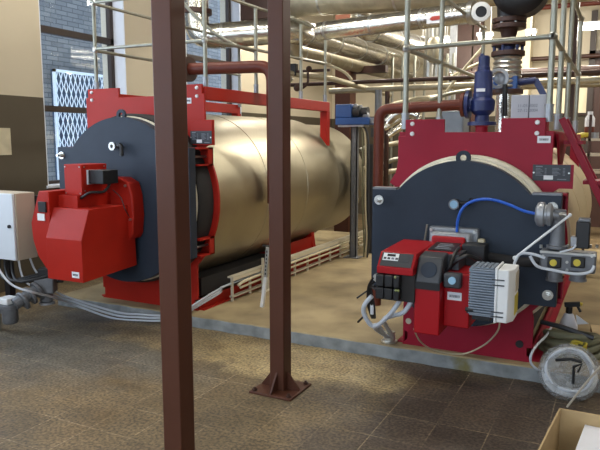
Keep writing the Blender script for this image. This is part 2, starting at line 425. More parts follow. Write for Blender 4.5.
MB().box(-9.53, -9.49, g0, g1, h0, h1).build('window_pane', mat('dark outside pane', (70, 92, 116), .25), bx)

# ------------------------------------------------------------------ brown steel columns
def column(x, y, w, label, base=True, top=HT, group=None):
    r = thing('steel_column', label, 'column', (x, y, 0), group); h = w/2
    MB().box(x-h, x+h, y-h, y+h, .012, top).build('shaft', BROWN, r, .006)
    if base:
        MB().cbox((x, y, .006), (.3, .3, .014)).build('base_plate', BROWN, r, .003)
        for dx, dy in ((1, 0), (-1, 0), (0, 1), (0, -1)):
            if dx: g = MB().prism([(x+dx*h, .012), (x+dx*(h+.085), .012), (x+dx*(h+.085), .02), (x+dx*h, .13)], 'Y', y-.006, y+.006)
            else: g = MB().prism([(y+dy*h, .012), (y+dy*(h+.085), .012), (y+dy*(h+.085), .02), (y+dy*h, .13)], 'X', x-.006, x+.006)
            g.build('gusset', BROWN, r)
        for sx in (-1, 1):
            for sy in (-1, 1):
                px, py = x+sx*.122, y+sy*.122
                MB().hexa((px, py, .012), (px, py, .026), .016).cyl((px, py, .026), (px, py, .036), .009).build('bolt', DBROWN, r)
    return r
column(-1.896, 3.46, .104, 'brown steel column standing on a bolted base plate in the middle of the floor')
column(-1.773, 2.25, .104, 'brown steel column nearest the camera, its foot below the picture')
column(-4.22, 10.0, .27, 'distant dark brown column carrying a short beam stub behind the left boiler', False)
b_ = MB().box(-4.085, -3.5, 9.93, 10.07, 2.69, 2.80).build('beam_stub', DBROWN, bpy.data.objects['steel_column.002'])

# ------------------------------------------------------------------ boilers
def boiler(cx, zc, R, wing_hw, wz0, wz1, yd, yf, base_hw, fl_r, top_hw, z_step, z_notch, z_tab, tab_out, tab_in, ylen, yrear, red, shell, label, rail_z, seam=True):
    r = thing('boiler', label, 'boiler', (cx, yf, .1))
    # front frame: feet, round flange and shoulders up to the two raised tabs
    a = math.degrees(math.asin((wz1-zc)/fl_r)); half = []
    half += [(cx+base_hw, .1), (cx+base_hw-.035, .145), (cx+base_hw-.035, .195), (cx+base_hw, .2), (cx+base_hw, zc-fl_r*.8)]
    half += [(x, z) for x, z in arc(cx, zc, fl_r, -46, a, 14)]
    half += [(cx+top_hw+.06, wz1+.03), (cx+top_hw+.015, wz1+.1), (cx+top_hw, wz1+.17), (cx+top_hw, z_step), (cx+tab_out, z_step), (cx+tab_out, z_tab), (cx+tab_in, z_tab), (cx+tab_in, z_notch)]
    poly = half + [(2*cx-x, z) for x, z in half[::-1]]
    MB().prism(poly, 'Y', yf, yf+.025).build('front_frame', red, r, .004)
    # angle lip along the foot of the frame
    MB().box(cx-base_hw, cx+base_hw, yf-.001, yf+.14, .1, .112).build('foot_flange', red, r)
    # cladding
    s = MB(); rs = fl_r+(.02 if shell is SHELL2 else -.02)
    s.lathe((cx, yf+.025, zc), (0, 1, 0), [(rs*.9, 0), (rs, .001), (rs, ylen*.33), (rs+.004, ylen*.33+.002), (rs+.004, ylen*.33+.03), (rs, ylen*.33+.032), (rs, ylen*.66), (rs+.004, ylen*.66+.002), (rs+.004, ylen*.66+.03), (rs, ylen*.66+.032), (rs, ylen-.03), (rs*.985, ylen), (rs*.95, ylen+.01)], 72)
    s.build('shell', shell, r)
    MB().lathe((cx, yf+ylen+.036, zc), (0, 1, 0), [(rs*.93, 0), (rs*.93, yrear-yf-ylen-.1), (rs*.86, yrear-yf-ylen-.03), (.3, yrear-yf-ylen)], 64).build('rear_smoke_box', shell, r)
    # dark belly between saddle rails
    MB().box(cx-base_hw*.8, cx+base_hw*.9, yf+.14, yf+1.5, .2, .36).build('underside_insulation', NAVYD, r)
    MB().prism([(yf+1.2, .2), (yf+1.35, .44), (yf+ylen*.93, .44), (yf+ylen*.93, .2)], 'X', cx+base_hw*.9, cx+base_hw*.92).build('side_plate', red, r)
    for sg in (-1, 1):
        xr = cx+sg*base_hw
        MB().box(xr-.05, xr+.05, yf+.03, yrear-.5, .1, .112).box(xr-.006, xr+.006, yf+.03, yrear-.5, .112, .2).build('base_rail', red, r)
        xt = cx+sg*(top_hw-.04)
        MB().box(xt-.04, xt+.04, yf+.026, yf+ylen*.98, rail_z-.11, rail_z).build('top_rail', red, r, .005)
        MB().prism([(cx+sg*(top_hw-.09), rail_z-.11), (cx+sg*top_hw, rail_z-.11), (cx+sg*top_hw, zc+rs*.58), (cx+sg*(top_hw-.09), zc+rs*.72)], 'Y', yf+ylen*.95, yf+ylen*.98).build('rear_post', red, r)
    # rear saddle
    sd = [(cx-base_hw, .1)]+[(x, z) for x, z in arc(cx, zc, rs, 230, 310, 12)]+[(cx+base_hw, .1)]
    MB().prism(sd, 'Y', yf+ylen*.92, yf+ylen*.95).build('rear_saddle', red, r)
    # door: round plate with side wings
    th = .085; aw = math.degrees(math.asin((wz1-zc)/R)); ab = math.degrees(math.asin((wz0-zc)/R))
    pol = [(cx+wing_hw, wz0), (cx+wing_hw, wz1)] + arc(cx, zc, R, aw, 180-aw, 40) + [(cx-wing_hw, wz1), (cx-wing_hw, wz0)] + arc(cx, zc, R, 180-ab, 360+ab, 40)
    d = MB().prism(pol, 'Y', yd, yd+th).build('door', NAVY, r, .004)
    lug = MB().lathe((cx, yd+.03, zc+R+.018), (0, 1, 0), [(.022, 0), (.048, 0), (.048, .022), (.022, .022), (.022, 0)], 24, False)
    lug.build('lifting_lug', NAVY, d)
    MB().lathe((cx, yd+th, zc), (0, 1, 0), [(R-.06, 0), (R+.005, 0), (R+.012, .02), (R+.005, .04), (R-.06, .04)], 64, False).build('gasket', GASK, r)
    MB().lathe((cx, yd+th+.04, zc), (0, 1, 0), [(R-.08, 0), (R+.02, 0), (R+.035, .02), (R+.035, yf-yd-th-.04), (R-.08, yf-yd-th-.04)], 64, False).build('door_seat_ring', GASK if shell is SHELL2 else NAVYD, r)
    for sx in (-1, 1):
        for zz, kk in ((wz1-.075, 1), (wz0+.075, -1)):
            bxx = cx+sx*(wing_hw-.05)
            MB().cyl((bxx, yd, zz), (bxx, yd-.008, zz), .033).hexa((bxx, yd-.008, zz), (bxx, yd-.03, zz), .021).cyl((bxx, yd-.03, zz), (bxx, yd-.06, zz), .012).build('clamp_bolt', STEEL, d)
            # box bracket on the frame that takes the clamp bolt
            xb0, xb1 = cx+sx*(wing_hw-.1), cx+sx*(wing_hw+.02); k = MB()
            k.box(xb0, xb1, yd+th+.02, yf, zz+.062, zz+.075); k.box(xb0, xb1, yd+th+.02, yf, zz-.075, zz-.062); k.box(xb0, xb1, yf-.012, yf, zz-.075, zz+.075)
            k.box(min(xb1-sx*.0, xb1-sx*.012), max(xb1, xb1-sx*.012), yf-.07, yf, zz-.075, zz+.075)
            k.build('clamp_bracket', red, r)
            MB().cyl((bxx, yd+th, zz), (bxx, yf, zz), .011).build('clamp_rod', STEEL, r)
    for sx in (-1, 1):
        xx = cx+sx*(tab_out-.05)
        for zz in (z_tab-.03, z_tab-.1): MB().cyl((xx, yf, zz), (xx, yf-.012, zz), .016, .012).build('frame_bolt', WHITE, r)
    return r, d
LB, LD = boiler(-3.845, 1.084, .712, .73, .632, 1.54, 4.17, 4.48, .555, .80, .67, 1.99, 1.985, 2.07, .645, .27, 2.62, 8.15, RED, SHELL,
                'left boiler with bright aluminium cladding, orange-red frame and dark round door', 2.05)
RB, RD = boiler(-.932, .918, .55, .61, .568, 1.267, 4.15, 4.42, .455, .64, .52, 1.63, 1.655, 1.745, .468, .19, 2.9, 8.0, RED_BLUELIT, SHELL2,
                'right boiler with red frame coloured crimson for bluish light, buff cladding and dark round door', 1.66)
def shoulder(B, cx, sx, whw, x_in, z, y0, y1, m_):
    MB().box(cx+sx*x_in, cx+sx*whw, y0, y1, z-.002, z+.012).build('door_shoulder_strip', m_, B)
for sx in (-1, 1):
    shoulder(RD, -.932, sx, .61, .44, 1.267, 4.15, 4.235, CAST)
# inspection sight glasses on the doors
def sight(D, c, lever, m_):
    s = MB().lathe(c, (0, -1, 0), [(.034, 0), (.034, .05), (.027, .05), (.027, .042)], 20).build('sight_glass', m_, D)
    MB().cyl((c[0], c[1]-.043, c[2]), (c[0], c[1]-.046, c[2]), .026).build('glass_disc', GLASSB, s)
    MB().tube([(c[0]+.03, c[1]-.02, c[2]+.005), (c[0]+.075, c[1]-.025, c[2]+.01)]+lever, .011, 8, .02).build('lever', BLACK, s)
sight(RD, (-.965, 4.15, 1.188), [(-.87, 4.11, 1.19), (-.85, 4.09, 1.23)], CAST)
so = MB().lathe((-3.875, 4.17, 1.55), (0, -1, 0), [(.02, 0), (.02, .03), (.018, .035), (.036, .04), (.036, .06), (.016, .06), (.016, .03)], 20).build('sight_port', STEEL, LD)
MB().cyl((-3.875, 4.135, 1.55), (-3.80, 4.125, 1.555), .012).tube([(-3.8, 4.125, 1.565), (-3.775, 4.12, 1.55), (-3.765, 4.11, 1.47)], .017, 8, .02).build('lever', BLACK, so)
# data plates and stickers
def plate(B, p0, p1, y, ls):
    x0, z1 = p0; x1, z0 = p1
    q = MB().box(x0, x1, y-.004, y, z0, z1).build('data_plate', PLATE, B); q['label'] = 'dark printed data plate'
    w, h = x1-x0, z1-z0; m_ = MB()
    def ln(u, v, l, t=.03): m_.box(x0+u*w, x0+(u+l)*w, y-.005, y-.004, z1-(v+t)*h, z1-v*h)
    ln(.08, .08, .18, .07)
    for i in range(6): ln(.08, .22+.085*i, .13+.04*(i % 3)); ln(.52, .2+.085*i, .14+.04*((i+1) % 3)); ln(.32, .22+.085*i, .05); ln(.8, .2+.085*i, .06)
    ln(.66, .86, .24, .05); m_.build('plate_print', INK, q)
    MB().box(x0+.3*w, x0+.55*w, y-.006, y-.004, z1-.92*h, z1-.66*h).build('white_panel', PAPER, q)
    g = MB()
    for u, v in ((.03, .5), (.96, .5)): g.cyl((x0+u*w, y-.004, z1-v*h), (x0+u*w, y-.008, z1-v*h), .006, None, 8)
    g.build('rivet', STEEL, q)
def sticker(B, p0, p1, y, seed=1, parent_name='sticker'):
    x0, z1 = p0; x1, z0 = p1; rr = random.Random(seed)
    q = MB().box(x0, x1, y-.002, y, z0, z1).build(parent_name, PAPER, B); m_ = MB(); w, h = x1-x0, z1-z0; u = .16
    while u < .84:
        l = rr.uniform(.02, .05); m_.box(x0+u*w, x0+(u+l)*w, y-.003, y-.002, z0+.34*h, z0+.66*h); u += l+rr.uniform(.015, .04)
    m_.build('print', DINK, q)
def XZ(px, py, y): p = W(px, py, Y=y); return (p.x, p.z)
MB().box(-.56, -.28, 4.417, 4.42, 1.29, 1.445).build('plate_mount', RED_BLUELIT, RB)
plate(RB, XZ(533, 164.5, 4.41), XZ(570, 181.5, 4.41), 4.415, 1)
sticker(RB, XZ(537.5, 136, 4.42), XZ(550.5, 143, 4.42), 4.419, 3)
MB().box(-3.29, -3.075, 4.44, 4.48, 1.56, 1.77).build('plate_mount', RED, LB, .004)
plate(LB, XZ(190, 131, 4.43), XZ(211.5, 144, 4.43), 4.437, 1)
sticker(LB, XZ(185, 98, 4.48), XZ(191.5, 103.5, 4.48), 4.479, 4)
MB().cyl((-.56, 4.42, .22), (-.56, 4.412, .22), .026).build('drain_hole', BLACK, RB)
# crimson-tinted step board and slanting double stringer at the right side of the right boiler
MB().prism([(4.45, 1.64), (5.3, 1.64), (4.75, 1.36)], 'X', -.4, -.385).build('side_gusset', RED_BLUELIT, RB)
st = thing('access_ladder', 'slanting crimson-tinted double-rail access ladder at the right side of the right boiler', 'ladder', (.3, 4.75, .1))
for dy in (0, .3):
    a_ = V((-.385, 4.62+dy, 1.745)); b_ = V((.43, 4.62+dy, .1)); dirv = (b_-a_).normalized()
    MB().cbox((a_+b_)/2, ((b_-a_).length, .03, .042), 0, 0, math.atan2(-(b_-a_).z, (b_-a_).x)).build('stringer', RED_BLUELIT, st, .003)
for i in range(6):
    t = (i+.6)/6.2; p = V((-.385, 4.62, 1.745)).lerp(V((.43, 4.62, .1)), t)
    MB().box(p.x-.06, p.x+.06, 4.633, 4.93, p.z-.012, p.z+.012).build('tread', RED_BLUELIT, st)
MB().box(-.03, .03, 4.96, 5.02, .1, 1.2).build('support_post', RED_BLUELIT, st)

# ------------------------------------------------------------------ guard rails on the boiler tops
def guard(label, pts_posts, rails, r_, z0, z1, loc):
    g = thing('guard_rail', label, 'railing', loc)
    for x, y, zb in pts_posts:
        p = MB().cyl((x, y, zb), (x, y, z1), r_, None, 12).build('post', GALV, g)
        MB().cyl((x, y, zb-.0), (x, y, zb+.1), r_*1.35, None, 12).cyl((x, y, zb+.1), (x, y, zb+.115), r_*1.5, None, 12).build('socket', CASTL, p)
    for a, b in rails:
        q = MB().cyl(a, b, r_*.85, None, 12); rl = q.build('rail', GALV, g); d = (V(b)-V(a)).normalized()
        for e in (V(a), V(b)): MB().sphere(e, r_*1.55, 10).build('clamp', STEEL, rl)
    return g
zl = 2.02
guard('galvanised tube guard rail around the top of the left boiler', [(-4.415, 4.52, 2.02), (-3.215, 4.56, zl), (-3.215, 5.4, zl), (-3.215, 6.36, zl), (-3.215, 7.0, zl), (-4.415, 7.0, zl), (-4.415, 5.7, zl)],
      [((-4.415, 4.52, 2.435), (-3.215, 4.56, 2.435)), ((-4.415, 4.52, 2.85), (-3.215, 4.56, 2.85)), ((-4.415, 4.52, 2.42), (-4.415, 7, 2.42)), ((-4.415, 4.52, 2.84), (-4.415, 7, 2.84)),
       ((-3.215, 4.56, 2.44), (-3.215, 7, 2.5)), ((-3.215, 4.56, 2.85), (-3.215, 7, 2.87))], .0175, zl, 2.86, (-3.85, 4.5, 2.02))
zr = 1.68
guard('galvanised tube guard rail around the top of the right boiler', [(-1.42, 4.475, zr), (-.455, 4.5, 1.72), (-1.41, 5.38, zr), (-.455, 5.15, zr), (-.455, 5.9, zr), (-.455, 7.0, zr), (-1.41, 7.1, zr)],
      [((-1.42, 4.475, 2.245), (-.455, 4.5, 2.265)), ((-1.42, 4.475, 2.24), (-1.41, 7.1, 2.25)), ((-.455, 4.5, 2.265), (-.455, 7.0, 2.25)),
       ((-1.42, 4.475, 2.78), (-.455, 4.5, 2.78)), ((-1.42, 4.475, 2.78), (-1.41, 7.1, 2.78)), ((-.455, 4.5, 2.78), (-.455, 7.0, 2.78))], .0205, zr, 2.8, (-.93, 4.5, 1.68))

# ------------------------------------------------------------------ left burner
def XZ_(px, py, y=4.16): p = W(px, py, Y=y); return (p.x, p.z)
b = thing('gas_burner', 'big orange-red gas burner with faceted hood, mounted on the left boiler door', 'burner', (-3.84, 4.17, .5))
fp_ = [XZ_(143, 232), XZ_(144, 215), XZ_(142.5, 195), XZ_(139, 182), XZ_(131, 177), XZ_(113, 176)]
MB().prism([(-4.02, .72), (fp_[0][0]-.03, .78)]+fp_+[(-4.02, 1.26)], 'Y', 4.03, 4.17).build('rear_flange', RED, b, .012)
for q_ in (fp_[1], fp_[3], fp_[5]): MB().hexa((q_[0]-.03, 4.03, q_[1]-.025), (q_[0]-.03, 4.018, q_[1]-.025), .012).build('flange_bolt', STEEL, b)
MB().prism([(3.51, .51), (3.51, .838), (3.60, 1.07), (4.03, 1.07), (4.1, .98), (4.12, .545)], 'X', -4.03, -3.65).build('hood', RED, b, .004, 2, True)
sticker(b, XZ(72, 271.5, 3.51), XZ(79.5, 278.5, 3.51), 3.5095, 7)
vol = MB().prism([(-4.14, 1.2), (-4.035, 1.2), (-4.035, .545), (-4.1, .575), (-4.185, .67), (-4.235, .8), (-4.245, .94)], 'Y', 3.56, 4.1).build('intake_housing', RED, b, .006)
p = MB().box(*[XZ(38.5, 201, 3.555)[0], XZ(46, 201, 3.555)[0]], 3.545, 3.56, XZ(40, 212, 3.555)[1], XZ(40, 201.5, 3.555)[1]).build('display', BLACK, b, .003)
MB().box(XZ(37.5, 213, 3.555)[0], XZ(44.5, 213, 3.555)[0], 3.55, 3.56, XZ(40, 220.5, 3.555)[1], XZ(40, 213.5, 3.555)[1]).build('switch_plate', WHITE, b, .002)
MB().box(-4.035, -3.83, 3.66, 4.05, 1.0, 1.165).build('neck', RED, b)
jb = MB().box(-4.0, -3.815, 3.70, 3.98, 1.165, 1.41).build('control_box', RED, b, .004)
s = MB()
for x, z in ((-3.985, 1.18), (-3.985, 1.39), (-3.83, 1.39), (-3.83, 1.18)): s.cyl((x, 3.7, z), (x, 3.694, z), .006, None, 8)
for y, z in ((3.73, 1.2), (3.95, 1.2), (3.95, 1.39), (3.73, 1.39)): s.cyl((-3.815, y, z), (-3.809, y, z), .006, None, 8)
s.build('screws', STEEL, jb)
MB().box(-3.815, -3.80, 3.755, 3.9, 1.25, 1.365).build('mounting_plate', LGREY, b)
MB().box(-3.80, -3.645, 3.76, 3.93, 1.255, 1.365).build('servo_motor', BLACK, b, .006)
MB().tube([(-4.0, 3.68, 1.14), (-3.92, 3.68, 1.13), (-3.83, 3.7, 1.145), (-3.75, 3.72, 1.19), (-3.68, 3.8, 1.195), (-3.67, 3.86, 1.26)], .011, 8, smooth=True).build('cable', BLACK, b)
MB().tube([(-3.68, 3.9, 1.2), (-3.6, 3.9, 1.14), (-3.56, 3.9, 1.05), (-3.56, 3.95, .98)], .004, 6, smooth=True).build('thin_cable', BLACK, b)

cb = thing('control_cabinet', 'pale grey wall-type control cabinet at the left picture edge beside the left burner', 'cabinet', (-4.62, 3.62, 0))
MB().box(-4.86, -4.4, 3.545, 3.74, .615, 1.17).build('body', BEIGE, cb, .006)
MB().box(-4.86, -4.404, 3.52, 3.543, .617, 1.168).build('door', LGREY, cb, .006)
MB().cyl((-4.45, 3.52, .9), (-4.45, 3.505, .9), .014).build('lock', BLACK, cb)
MB().box(-4.42, -4.36, 3.74, 3.80, .66, 1.14).box(-4.84, -4.78, 3.74, 3.80, 0, 1.14).box(-4.84, -4.36, 3.742, 3.77, .7, .74).build('stand', BLACK, cb)
t = MB()
for i in range(3): t.tube([(-4.75+.08*i, 3.64, .63), (-4.75+.08*i, 3.63, .5), (-4.6+.07*i, 3.6, .42), (-4.3+.05*i, 3.75, .5), (-4.12, 3.85, .62)], .014, 8, smooth=True)
t.build('gland_cables', BLACK, cb)

# gas train of the left burner
gt = thing('gas_valve_train', 'grey cast gas valve train low at the left picture edge, under the control cabinet', 'valve', (-4.4, 3.6, 0))
c = W(10, 313, Y=3.5)
f = MB().lathe((c.x, 3.5, c.z-.085), (0, 0, 1), [(.055, 0), (.065, .02), (.065, .13), (.08, .135), (.08, .16), (.06, .165)], 24).build('filter', CAST, gt)
MB().box(c.x-.075, c.x+.045, 3.44, 3.56, c.z+.08, c.z+.135).build('filter_cap', WHITE, f, .01)
MB().cyl((c.x-.3, 3.5, c.z+.03), (c.x+.03, 3.5, c.z+.03), .045).build('inlet_pipe', CAST, gt)
a1 = W(20, 303, Y=3.52); a2 = W(52, 280, Y=3.8)
MB().cyl(a1-V((.03, .03, .01)), a2, .05).build('body_pipe', CAST, gt)
d_ = (a2-a1).normalized()
for i, tt in enumerate((.02, .09, .16)):
    o = a1+d_*tt; MB().lathe(o, d_, [(.082, 0), (.082, .022)], 24).build('flange', CAST, gt, .003)
o = a1+d_*.26
MB().cbox(o, (.16, .15, .14), .6).cyl(o-V((0, 0, .04)), o-V((0, 0, .15)), .055).build('valve_body', CAST, gt, .012)
MB().lathe(o-V((0, 0, .15)), (0, 0, -1), [(.065, 0), (.065, .02), (.045, .025)], 20).build('bottom_cap', CASTL, gt)
MB().cbox(o+d_*.13, (.1, .1, .11), .6).build('valve_coil', BLACK, gt, .008)
MB().cbox(o+V((0, 0, .11)), (.1, .1, .07), .6).build('terminal_box', BLACK, gt, .008)
MB().tube([a2, a2+V((.05, .2, .1)), (-3.9, 4.05, .7)], .045, 12, .08).build('outlet_pipe', CAST, gt)
MB().cyl((c.x-.15, 3.5, 0), (c.x-.15, 3.5, c.z), .02).build('pipe_stand', GALV, gt)

# three grey conduits from the left burner over the plinth to the cable tray
cg = 'grey conduits looping from the left burner to the cable tray'
end = [[(-3.40+.02*i, 4.30, .05+.024*i), (-3.30+.01*i, 4.44, .13+.024*i), (-3.235, 4.75, .21+.02*i), (-3.225+.008*i, 5.0, .27), (-3.225+.008*i, 7.4, .285)] for i in range(3)]
lab = ['grey conduit starting at the picture edge, lowest of three looped before the plinth', 'grey conduit starting under the black cabinet cables, middle of three before the plinth', 'grey conduit starting below the orange-red hood, uppermost of three before the plinth']
st_ = [[W(-8, 255, Y=3.36), W(2, 274, Y=3.36), W(14, 286, Y=3.38), W(32, 292, Y=3.45), W(52, 297, Y=3.7)], [W(18, 256, Y=3.85), W(21, 272, Y=3.8), W(27, 283, Y=3.75), W(46, 292, Y=3.85)], [W(29, 255, Y=3.92), W(35, 270, Y=3.9), W(45, 282, Y=3.9), W(58, 293, Y=3.95)]]
for i in range(3):
    P = st_[i]+[W(72+4*i, 304-1.5*i, Y=4.05), V((-4.05+.05*i, 4.2-.02*i, .012+.038*i)), V((-3.75, 4.25-.01*i, .012+.03*i))]+[V(q) for q in end[i]]
    o = MB().tube(P, .0092, 8, smooth=True).build('conduit', CABLE); tag(o, lab[i], 'conduit', cg)

# low cable tray on legs along the left boiler
ct = thing('cable_tray', 'cream ladder-type cable tray standing on short legs along the left boiler', 'cable tray', (-3.2, 4.9, .1))
MB().box(-3.235, -3.175, 4.88, 8.9, .325, .34).box(-3.178, -3.172, 4.88, 8.9, .3, .34).build('top_rail', TRAY, ct)
MB().box(-3.23, -3.19, 4.9, 8.9, .135, .15).build('bottom_rail', TRAY, ct)
for i in range(13):
    y = 4.9+i*.32; MB().box(-3.215, -3.195, y, y+.02, .1, .325).build('leg', TRAY, ct)
MB().tube([(-3.16, 4.95, .25), (-3.16, 5.4, .275), (-3.16, 8.2, .28)], .014, 8, smooth=True).tube([(-3.17, 5.0, .215), (-3.17, 5.5, .225), (-3.17, 8.2, .22)], .012, 8).build('tray_conduit', CREAMC, ct)
MB().box(-3.15, -3.13, 5.36, 5.38, .1, .44).box(-3.15, -3.13, 5.46, 5.48, .1, .42).box(-3.17, -3.1, 5.34, 5.5, .1, .106).build('tray_bracket', TRAY, ct)
sb = thing('perforated_strut', 'bright galvanised perforated strut with slanted foot, left of the middle column', 'strut', (-2.84, 4.83, .1))
p1 = W(262, 307, Z=.1); p1 = V((p1.x, p1.y, .1)); p2 = W(266, 276, Y=p1.y); p3 = W(268, 248, Y=p1.y)
u = MB(); dd = p3-p2
u.cbox((p2+p3)/2, (.036, .03, dd.length+.02), 0, 0, math.atan2(dd.x, dd.z)).build('upright', STEEL, sb, .003)
h_ = MB()
for i in range(7): h_.cbox(p2.lerp(p3, (i+.7)/7.6)-V((0, .0155, 0)), (.01, .003, .018))
h_.build('slots', BLACK, sb)
dd = p2-p1; MB().cbox((p1+p2)/2, (.032, .03, dd.length), 0, 0, math.atan2(dd.x, dd.z)).build('slanted_foot', WHITE, sb, .003)
MB().cyl(p3+V((-.05, 0, .015)), p3+V((.05, 0, .015)), .012).build('end_pin', BLACK, sb)

# ------------------------------------------------------------------ right burner
b = thing('gas_burner', 'compact crimson and black gas burner with control console, mounted on the right boiler door', 'burner', (-.93, 4.15, .45))
con = MB().prism([(3.50, .862), (3.565, .942), (4.0, .955), (4.05, .86), (3.55, .845), (3.5, .845)], 'X', -1.265, -1.045).build('console', BRED, b, .005)
n_ = V((0, -.08, .065)).normalized(); eu = V((0, .065, .08)).normalized()
def onface(x0, x1, v0, v1, h):   # slab on the slanted console face
    o = V((0, 3.50, .862)); vs = []
    for hh in (0.0005, h):
        for x, v in ((x0, v0), (x1, v0), (x1, v1), (x0, v1)): q = o+eu*v+n_*hh; vs.append((x, q.y, q.z))
    return MB().add(vs, [[0, 1, 2, 3], [4, 5, 6, 7], [0, 1, 5, 4], [1, 2, 6, 5], [2, 3, 7, 6], [3, 0, 4, 7]])
fp = onface(-1.25, -1.06, .005, .096, .003).build('front_panel', DGREY, b)
dp = onface(-1.24, -1.145, .043, .091, .006).build('display_panel', WHITE, fp)
onface(-1.215, -1.165, .07, .085, .008).build('lcd', BLACK, dp)
for i in range(4): onface(-1.234+.024*i, -1.218+.024*i, .05, .062, .008).build('button', DGREY if i != 2 else INK, dp)
onface(-1.135, -1.08, .04, .09, .005).build('blank_cover', MATS['dark grey plastic'], fp)
MB().box(-1.265, -1.045, 3.497, 3.6, .822, .864).build('console_skirt', BRED, b, .004)
for k, (za, zb) in enumerate(((.748, .818), (.672, .742))):
    for j in range(3):
        MB().box(-1.262+(0, .054, .108)[j], -1.262+(.05, .104, .145)[j], 3.47, 3.56, za, zb).build('connector', BLACK, b, .006)
MB().box(-1.268, -1.04, 3.52, 3.66, .66, .825).build('connector_board', NAVYD, b)
g = MB()
for x, z in ((-1.135, .735), (-1.12, .735), (-1.14, .812)): g.sphere((x, 3.466, z), .008, 8)
g.build('indicator_lamps', mat('green lamp plastic', (140, 150, 90), .3), b)
MB().box(-1.045, -.893, 3.535, 3.95, .475, .79).build('fan_housing', BRED, b, .008)
cov = MB().prism([(3.53, .74), (3.53, .79), (3.6, .925), (3.72, .94), (3.72, .74)], 'X', -1.043, -.895).build('dark_cover', DGREY, b, .01)
MB().prism([(3.525, .745), (3.525, .787), (3.56, .787), (3.56, .745)], 'X', -1.043, -.895).build('cover_band', BLACK, cov)
cc = MB().lathe((-.969, 3.563, .855), V((0, -.135, .07)), [(.048, -.002), (.048, .004), (.04, .006)], 24).build('oval_boss', MATS['slate door paint'], cov)
# sloping red hood behind the cover with printed dark plate
MB().prism([(3.72, .78), (3.72, .935), (3.96, .955), (4.05, .80)], 'X', -1.06, -.86).build('hood', BRED, b, .006)
e1 = V((0, .24, .02)).normalized(); e0 = V((3.74, .949)) if 0 else None
pl = MB(); 
q0 = V((-1.045, 3.745, .951)); 
def slab(x0, x1, a, c, h): 
    vs = []
    up = V((0, -.02, .24)).normalized()
    for hh in (0, h):
        for x, v in ((x0, a), (x1, a), (x1, c), (x0, c)): q = V((x, 3.72, .936))+e1*v+up*hh; vs.append(q)
    return MB().add(vs, [[0, 1, 2, 3], [4, 5, 6, 7], [0, 1, 5, 4], [1, 2, 6, 5], [2, 3, 7, 6], [3, 0, 4, 7]])
pl = slab(-1.03, -.875, .03, .24, .004).build('hood_plate', BLACK, b)
for i in range(4): slab(-1.0, -.9-.02*(i % 2), .07+.04*i, .085+.04*i, .005).build('print_line', INK, pl)
MB().box(-.893, -.742, 3.62, 4.0, .515, .835).build('air_box', BRED, b, .008)
sticker(b, XZ(447.5, 291.5, 3.62), XZ(461.5, 301, 3.62), 3.6195, 5)
sn = MB().cbox((-.836, 3.6, .80), (.1, .07, .085)).build('pressure_sensor', DGREY, b, .01)
MB().cyl((-.832, 3.562, .806), (-.832, 3.552, .806), .022, None, 20).build('sensor_dial', GLASSB, sn)
MB().box(-.9, -.83, 3.7, 3.95, .84, .93).build('linkage_block', DGREY, b)
MB().tube([(-.88, 3.7, .85), (-.84, 3.68, .9), (-.78, 3.7, .93), (-.74, 3.78, .9), (-.72, 3.9, .85)], .013, 8, smooth=True).tube([(-.89, 3.66, .84), (-.87, 3.65, .87), (-.86, 3.7, .93), (-.85, 3.8, .96)], .01, 8, smooth=True).build('black_hose', BLACK, b)
MB().box(-.86, -.72, 3.9, 4.03, .82, .965).build('servo_motor', BLACK, b, .008)
# alloy mounting flange on the door
fl = MB().box(-1.12, -.8, 4.09, 4.15, .62, 1.04).build('mounting_flange', CASTL, b, .012)
MB().box(-1.09, -.83, 4.0, 4.09, .7, 1.015).build('burner_head', CASTL, b, .02)
MB().box(-1.07, -.855, 3.96, 4.0, .74, .995).build('head_cover', BRED, b, .015)
g = MB()
for x, z in ((-1.1, 1.02), (-.82, 1.02), (-.82, .66)): g.hexa((x, 4.09, z), (x, 4.07, z), .012)
g.build('flange_bolts', STEEL, b)
MB().cyl((-1.15, 4.1, .93), (-1.13, 4.08, 1.05), .007).build('ignition_lead', GALV, b)
MB().box(-.795, -.755, 4.05, 4.1, .86, .98).build('brass_fitting', MATS['yellow plastic'] if 0 else CREAMC, b, .006)
# frequency converter with cooling fins
fc = thing('frequency_converter', 'grey finned frequency converter with white cover on the side of the right burner', 'converter', (-.62, 3.65, .6))
MB().box(-.725, -.585, 3.535, 3.69, .625, .9).build('heat_sink', FIN, fc)
fi = MB()
for i in range(17): z = .64+.0148*i; fi.box(-.727, -.583, 3.512, 3.535, z, z+.007)
for i in range(2): fi.box(-.727+.05*i*0, -.583, 3.505, 3.54, .88+.01*i, .887+.01*i)
for i in range(6): x = -.72+.026*i; fi.box(x, x+.018, 3.52, 3.69, .9, .906)
fi.build('fins', FIN, fc)
MB().box(-.735, -.742+.015, 3.51, 3.7, .64, .66).cyl((-.742, 3.52, .66), (-.7, 3.52, .66), .012).build('hinge_pin', BLACK, fc)
MB().box(-.71, -.61, 3.54, 3.7, .6, .625).build('cable_gland_base', BLACK, fc)
MB().box(-.585, -.572, 3.495, 3.7, .605, .915).build('seam_frame', WHITE, fc, .004)
cv = MB().prism([(-.572, 3.5), (-.515, 3.5), (-.49, 3.56), (-.49, 3.7), (-.572, 3.7)], 'Z', .61, .905).build('cover', WHITE, fc, .006)
for z in (.815, .845, .665, .64): MB().box(-.6, -.535, 3.492, 3.5, z, z+.006).build('latch', DGREY, cv)
MB().box(-.49, -.487, 3.58, 3.69, .77, .88).build('beige_label', BEIGE, cv)
MB().box(-.49, -.487, 3.58, 3.69, .64, .75).build('yellow_label', YELL, cv)

